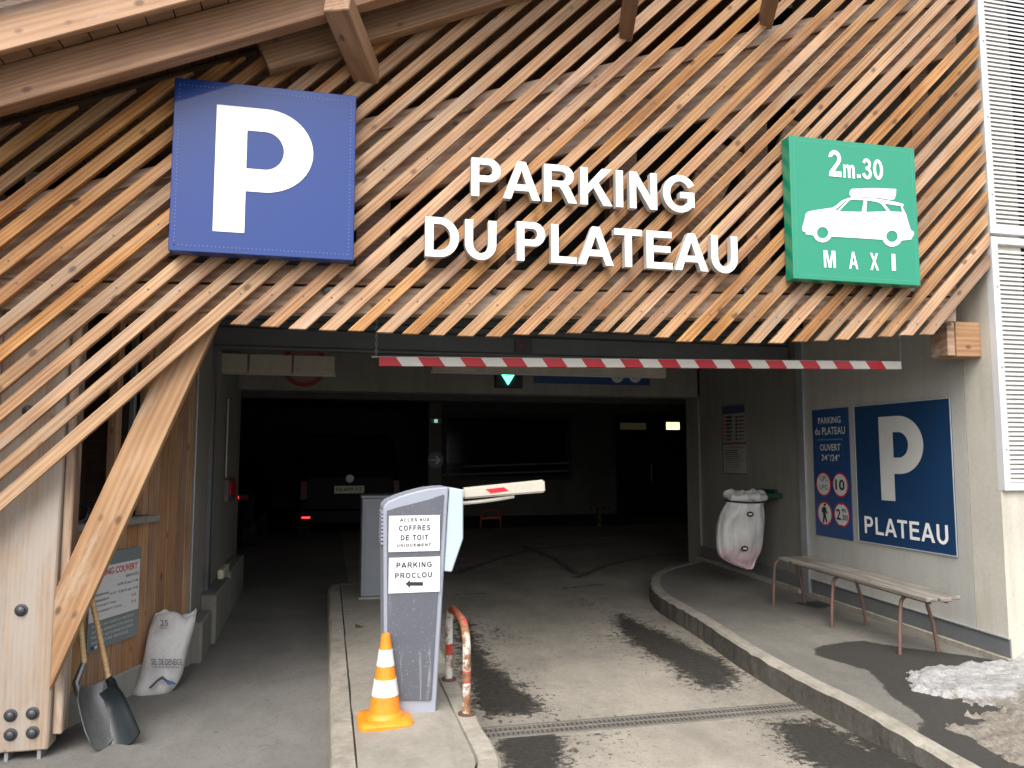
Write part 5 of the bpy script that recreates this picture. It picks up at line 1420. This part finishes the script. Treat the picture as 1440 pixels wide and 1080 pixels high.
rows_ = [(608, 178, 372), (630, 165, 371), (660, 150, 372), (700, 135, 375), (750, 120, 376), (800, 112, 376), (850, 115, 371), (900, 120, 352), (930, 128, 342), (955, 165, 330), (980, 225, 317), (1004, 284, 303)]
V, F = [], []; n = 40
for r_, (yy, xa, xb) in enumerate(rows_):
    A, B = hy(*Zb5(xa, yy), YBg), hy(*Zb5(xb, yy), YBg)
    hwid = (B.x - A.x) / 2; cxx = (A.x + B.x) / 2; zc_ = hy(*Zb5((xa + xb) / 2, yy), YBg).z
    dp = min(hwid * 0.55, 0.11) * (1 if r_ < 6 else max(0.25, 1 - (r_ - 5) * 0.14))
    for k in range(n):
        a = 2 * math.pi * k / n
        fold = 1 + 0.05 * math.sin(a * 5 + r_ * 0.3) + 0.035 * math.sin(a * 11 + 1.3 * r_ * .3) + (0.06 * math.sin(a * 17) if r_ < 3 else 0)
        V.append((cxx + hwid * math.cos(a), YBg + dp * math.sin(a) * fold + 0.012 * math.sin(r_ * 1.7 + a * 3), zc_ + 0.006 * math.sin(a * 4)))
for i in range(len(rows_) - 1):
    for k in range(n): F.append((i * n + k, i * n + (k + 1) % n, (i + 1) * n + (k + 1) % n, (i + 1) * n + k))
F.append(tuple(range(len(V) - n, len(V))))
V2 = []
for i_, p in enumerate(V):
    a = 2 * math.pi * (i_ % n) / n; r_ = i_ // n
    d = 0.022 * mnoise.noise(Vector((math.cos(a) * 2.2, math.sin(a) * 2.2, r_ * 0.35))) + 0.016 * abs(mnoise.noise(Vector((a * 3.1, r_ * 0.5, 3))))
    V2.append((p[0] + d * 0.6 * math.cos(a), p[1] + d * math.copysign(1.4, math.sin(a)), p[2] + 0.008 * mnoise.noise(Vector((a, r_, 9)))))
V = V2
o = put('bag_film', V, F, bagm, bag, None, True)
md = o.modifiers.new('s', 'SUBSURF'); md.levels = md.render_levels = 1
# rolled rim over the ring
A, B = hy(*Zb5(168, 585), YBg), hy(*Zb5(385, 585), YBg); cxx = (A.x + B.x) / 2; hwid = (B.x - A.x) / 2
zc_ = hy(*Zb5(276, 588), YBg).z
ring = [(cxx + (hwid - .03) * math.cos(math.radians(a)), YBg + 0.11 * math.sin(math.radians(a)), zc_ + .012 * math.sin(math.radians(a * 3)) + 0.02 * math.sin(math.radians(a))) for a in range(0, 361, 12)]
tube('rolled_rim', ring, [0.042 + 0.010 * math.sin(i * 1.9) + .006 * math.sin(i * 3.7) for i in range(len(ring))], bagrim, bag, 12)
ring2 = [(cxx + (hwid + .008) * math.cos(math.radians(a)), YBg + 0.145 * math.sin(math.radians(a)), zc_ - .045 + 0.02 * math.sin(math.radians(a))) for a in range(0, 361, 12)]
tube('clamp_band', ring2, 0.009, black, bag, 8)
for (zx, zy) in ((298, 692), (268, 885)):
    c = hy(*Zb5(zx, zy), YBg - 0.12)
    nn = 20
    yoff = YBg - 0.125
    put('printed_oval', [(c.x + 0.042 * math.cos(2 * math.pi * i / nn), yoff, c.z + 0.028 * math.sin(2 * math.pi * i / nn)) for i in range(nn)], [tuple(range(nn))], black, bag)
    put('oval_mark', [(c.x - .022, yoff - .003, c.z - .006), (c.x + .02, yoff - .003, c.z - .010), (c.x + .024, yoff - .003, c.z + .006), (c.x - .018, yoff - .003, c.z + .010)], [(0, 1, 2, 3)], greywhite, bag)
br_m = paint('bracket_green', (0.01, 0.05, 0.035), 0.4, 0.1)
bkt = thing('bag_bracket', 'dark green wall bracket holding the bag ring', 'bracket', (XN, 7.6, zc_))
a = hx(*Zb5(452, 606), XN - .01); b = hx(*Zb5(385, 550), XN - .01)
box('wall_plate', XN - 0.03, XN - .001, a.y, b.y + .05, a.z, b.z, br_m, bkt, .004)
box('arm', cxx + hwid - .02, XN - .031, YBg - .03, YBg + .03, zc_ - .03, zc_ + .02, br_m, bkt, .004)
V, F = bfont('vigipirate'); 
# ================================================================== SACK
sgp = hg(228, 972)
def sack_mat():
    k = N('sack_weave'); v = k.coord('Object'); a = k.noise(v, 6, 5, .6, .6)
    c = k.ramp(a, [(0.3, (0.40, 0.39, 0.38)), (0.7, (0.56, 0.55, 0.54))]); k.base(c); k.rough(0.7)
    k.bump(k.math('ADD', k.noise(v, 9, 5, .65, 1.0), k.math('MULTIPLY', k.noise(v, 150, 2, .5), .1)), 0.7, 0.02); return k.m
sackm = sack_mat()
YSk = sgp.y
Zs = lambda a, b: (a / 2.7, 680 + b / 2.7)
sk_ = thing('salt_sack', 'white woven sack of de-icing salt leaning on the cabin corner', 'sack', tuple(sgp))
rws = [(803, 488, 640), (780, 505, 668), (750, 522, 690), (700, 540, 700), (640, 550, 712), (580, 560, 730), (530, 572, 742), (505, 582, 746), (490, 590, 744)]
lean = 0.20
V, F = [], []; n = 36
for r_, (yy, xa, xb) in enumerate(rws):
    tt = r_ / (len(rws) - 1); Yr = YSk + lean * tt
    A, B = hy(*Zs(xa, yy), Yr), hy(*Zs(xb, yy), Yr)
    hwid = (B.x - A.x) / 2; cx1 = (A.x + B.x) / 2; z1_ = A.z
    if r_ == 0: z1_ = 0.0
    dp = [0.07, .105, .12, .12, .115, .10, .08, .06, .045][r_]
    for k in range(n):
        a = 2 * math.pi * k / n
        ex = 0.75; ca_, sa_ = math.cos(a), math.sin(a)
        V.append((cx1 + hwid * math.copysign(abs(ca_) ** ex, ca_), Yr + dp * math.copysign(abs(sa_) ** .8, sa_) * (1 + .06 * math.sin(a * 6 + r_)), z1_ + (0.022 * math.sin(a * 3 + 1) + .012 * math.sin(a * 7) if r_ >= 7 else 0.004 * math.sin(a * 5 + r_))))
for i in range(len(rws) - 1):
    for k in range(n): F.append((i * n + k, i * n + (k + 1) % n, (i + 1) * n + (k + 1) % n, (i + 1) * n + k))
F.append(tuple(range(n))[::-1])
# inner fold so that the open top shows depth
base = len(V); top0 = (len(rws) - 1) * n
for k in range(n):
    p = V[top0 + k]; cxx2 = sum(V[top0 + j][0] for j in range(n)) / n; V.append((cxx2 + (p[0] - cxx2) * .9, YSk + lean + (p[1] - YSk - lean) * .4, p[2] - .05))
for k in range(n): F.append((top0 + k, top0 + (k + 1) % n, base + (k + 1) % n, base + k))
F.append(tuple(range(base, base + n)))
o = put('sack_body', V, F, sackm, sk_, None, True)
md = o.modifiers.new('s', 'SUBSURF'); md.levels = md.render_levels = 1
def sackprint(nm, s_, zbl, zbr, ztl, m, bold=0.0):
    t_ = 0.35
    def onf(zx, zy):
        p = hy(*Zs(zx, zy), YSk); tt = max(0, min(1, (p.z - 0.0) / 0.62)); 
        return hy(*Zs(zx, zy), YSk + lean * tt - 0.135)
    A, B, C = onf(*zbl), onf(*zbr), onf(*ztl)
    V, F = bfont(s_, bold); return put(nm, fit(V, A, B - A, Vector((0, 0, 0)), C - A), F, m, sk_)
inkb = paint('sack_ink', (0.07, 0.08, 0.10), .6, .3); inkb2 = paint('sack_blue', (0.08, 0.16, 0.32), .6, .3)
sackprint('lettering', 'SEL DE DENEIGE', (574, 688), (692, 690), (574, 664), inkb, .012)
sackprint('lettering', 'SODIUM CHLORIDE DE-ICING', (582, 700), (682, 702), (582, 692), inkb)
sackprint('lettering', '25', (608, 540), (638, 540), (608, 518), inkb, .01)
sackprint('lettering', 'KILOS', (610, 552), (636, 552), (610, 543), inkb, .0)
def onf2(zx, zy):
    p = hy(*Zs(zx, zy), YSk); tt = max(0, min(1, p.z / 0.62)); return hy(*Zs(zx, zy), YSk + lean * tt - 0.137)
for P_, m in (([(560, 780), (600, 740), (618, 728), (640, 755), (628, 752), (616, 742), (600, 752), (572, 780)], inkb), ([(618, 728), (636, 765), (672, 765), (640, 735), (656, 752), (636, 745)], inkb2)):
    q = [onf2(*p) for p in P_]; V, F = fill2d([[(p.x, p.z) for p in q]]); yq = sum(p.y for p in q) / len(q)
    put('mountain_logo', [(v.x, yq, v.y) for v in V], F, m, sk_)

# ================================================================== SHOVELS
def scoop(nm, par, Mx, w_, l_, depth, mat, th=0.006, flat=False):
    V, F = [], []; nu, nv_ = 12, 12
    for s_ in (0, 1):
        for j in range(nv_ + 1):
            v = j / nv_
            for i in range(nu + 1):
                u = i / nu * 2 - 1
                ww = w_ / 2 * (0.80 + 0.20 * v) if flat else w_ / 2 * (0.86 + .22 * math.sin(v * math.pi * .6)) * (1 - max(0, v - .8) ** 2 * 3)
                z = depth * (abs(u) ** 2.6) * (1 - .35 * v) + depth * .9 * max(0, 1 - v * 3.5) ** 1.5
                y_end = (0.0 if flat else -0.05 * u * u) * v
                V.append(Mx @ Vector((u * ww, -v * l_ - y_end, z + s_ * th)))
    N1 = (nu + 1) * (nv_ + 1)
    for j in range(nv_):
        for i in range(nu):
            a = j * (nu + 1) + i; q = (a, a + 1, a + nu + 2, a + nu + 1)
            F.append(q); F.append(tuple(x + N1 for x in q[::-1]))
    rim = [i for i in range(nu + 1)] + [j * (nu + 1) + nu for j in range(1, nv_ + 1)] + [nv_ * (nu + 1) + i for i in range(nu - 1, -1, -1)] + [j * (nu + 1) for j in range(nv_ - 1, 0, -1)]
    for k in range(len(rim)):
        a, b = rim[k], rim[(k + 1) % len(rim)]; F.append((a, b, b + N1, a + N1))
    return put(nm, V, F, mat, par, None, True)
def axes(x, y, o):
    y = y.normalized(); x = (x - y * x.dot(y)).normalized(); z = x.cross(y)
    M = Matrix((x, y, z)).transposed().to_4x4(); M.translation = o; return M
# metal shovel: tip on the ground, blade standing steeply
tipA = hg(140, 1056); topA = hy(110, 972, tipA.y + 0.16)
shm = thing('metal_shovel', 'metal scoop shovel with wooden shaft leaning behind the post', 'shovel', tuple(tipA))
yax = (topA - tipA).normalized()
xax = Vector((0.22, 0.97, 0.0))
Mx = axes(xax, yax, topA)
scoop('scoop', shm, Mx, 0.22, (topA - tipA).length, 0.05, shovelmetal)
p1 = hy(118, 932, tipA.y + 0.22)
tube('socket', [topA + yax * -0.02, topA + yax * 0.05 + Vector((0, .01, 0)), p1], [0.022, 0.02, 0.017], shovelmetal, shm, 12)
p2 = hy(96, 690, tipA.y + 0.35)
tube('shaft', [p1, p1.lerp(p2, .5), p2], 0.0165, handlem, shm, 12)
# plastic shovel
tipB = hg(184, 1048); topB = hy(160, 970, tipB.y + 0.2)
shp = thing('plastic_shovel', 'dark green plastic snow shovel with yellow wooden shaft', 'shovel', tuple(tipB))
yax = (topB - tipB).normalized(); xax = Vector((0.75, -.60, -.2))
Mx = axes(xax, yax, topB)
scoop('scoop', shp, Mx, 0.23, (topB - tipB).length * .98, 0.06, plasticdark, 0.008, True)
p1 = hy(153, 955, tipB.y + 0.24); p2 = hy(108, 742, tipB.y + 0.52)
tube('collar', [topB - yax * .04, topB + yax * .05, p1], [0.03, 0.026, 0.022], plasticdark, shp, 12)
tube('shaft', [p1, p1.lerp(p2, .5), p2], 0.0155, handlem, shp, 12)
p3 = hy(113, 698, tipB.y + 0.56)
d_ = (p3 - p2).normalized(); s_d = Vector((1, 0.2, 0))
tube('grip', [p2 - d_ * .02, p2 + d_ * .03, p2 + d_ * .05 + s_d * .045, p2 + d_ * .12 + s_d * .055, p2 + d_ * .145, p2 + d_ * .12 - s_d * .055, p2 + d_ * .05 - s_d * .045, p2 + d_ * .03], [.022, .022, .014, .014, .016, .014, .014, .018], plasticdark, shp, 10)

# ================================================================== SNOW
def snow_mat():
    k = N('old_snow'); v = k.coord('Object'); a = k.noise(v, 4, 7, .7, .5); b = k.noise(v, 40, 5, .7)
    at = k.n('ShaderNodeAttribute'); at.attribute_name = 'dirt'
    f = k.math('ADD', k.math('MULTIPLY', k.math('SUBTRACT', a, .5), 1.6), at.outputs['Fac'])
    c = k.mix(k.ramp(f, [(0.42, 0.0), (0.62, 1.0)]), k.ramp(b, [(0.3, (0.22, 0.215, 0.205)), (0.6, (0.36, 0.355, 0.35))]), k.ramp(b, [(0.3, (0.11, 0.095, 0.075)), (0.7, (0.26, 0.23, 0.19))]))
    k.base(c); k.rough(0.6); k.bump(k.math('ADD', a, k.math('MULTIPLY', b, .5)), 0.8, 0.03)
    k.b.inputs['Subsurface Weight'].default_value = 0.0
    return k.m
def snow(name, polys, label):
    step = 0.02
    xs = np.arange(3.3, 8.0, step); ys = np.arange(2.3, 4.75, step)
    X, Y = np.meshgrid(xs, ys)
    f = np.full(X.shape, -1.0)
    for p in polys:
        d = segd(X, Y, p); f = np.maximum(f, np.where(pip(X, Y, p), d, -d))
    nz = np.array([[mnoise.fractal(Vector((x * 5, y * 5, 1.7)), 0.7, 2.1, 6) for x in xs] for y in ys])
    nz2 = np.array([[mnoise.fractal(Vector((x * 14, y * 14, 7.7)), 0.6, 2.2, 4) for x in xs] for y in ys])
    g_ = f + nz * 0.10 + nz2 * 0.02
    keepv = g_ > 0
    pile = 0.10 * np.exp(-(4.75 - Y) / 0.16) * np.clip((X - 4.82) / .25, 0, 1)
    h_ = np.clip(g_, 0, .5); hh_ = 0.004 + 0.028 * np.power(np.clip(h_ / .25, 0, 1), .6) + nz2 * 0.012 + 0.025 * nz * (h_ > .03)
    base_ = np.vectorize(pz)(ys)[:, None]
    nx = len(xs); V = []; F = []; idx = {}
    Z = np.where(keepv, base_ + np.maximum(hh_, .004) + pile, base_ - 0.01)
    drt = 0.60 - 0.75 * (Y - 3.95) + 0 * X
    for j in range(len(ys) - 1):
        for i in range(nx - 1):
            q = ((j, i), (j, i + 1), (j + 1, i + 1), (j + 1, i))
            if any(keepv[a] for a in q):
                ff = []
                for a in q:
                    if a not in idx: idx[a] = len(V); V.append((X[a], Y[a], Z[a]))
                    ff.append(idx[a])
                F.append(tuple(ff))
    o = put(name, V, F, snow_mat(), None, None, True, centre=False)
    at = o.data.attributes.new('dirt', 'FLOAT', 'POINT')
    dv = [0.0] * len(V)
    for a, i in idx.items(): dv[i] = float(drt[a])
    at.data.foreach_set('value', dv)
    o['kind'] = 'stuff'; o['label'] = label; o['category'] = 'snow'
    return o
snow('snow_patch', [P2([(1280, 945), (1320, 925), (1395, 912), (1460, 905), (1700, 900), (1700, 1010), (1440, 1006), (1405, 998), (1365, 990), (1300, 970)], pz),
                    P2([(1340, 1026), (1375, 1010), (1400, 995), (1440, 985), (1700, 980), (1700, 1130), (1440, 1078), (1390, 1052)], pz)],
     'patch of old dirty melting snow on the wet pavement by the pier')
# far ground and a pale building line behind the viewer are not in the picture; the open sky lights the front
print('SCENE OK', len(bpy.data.objects))
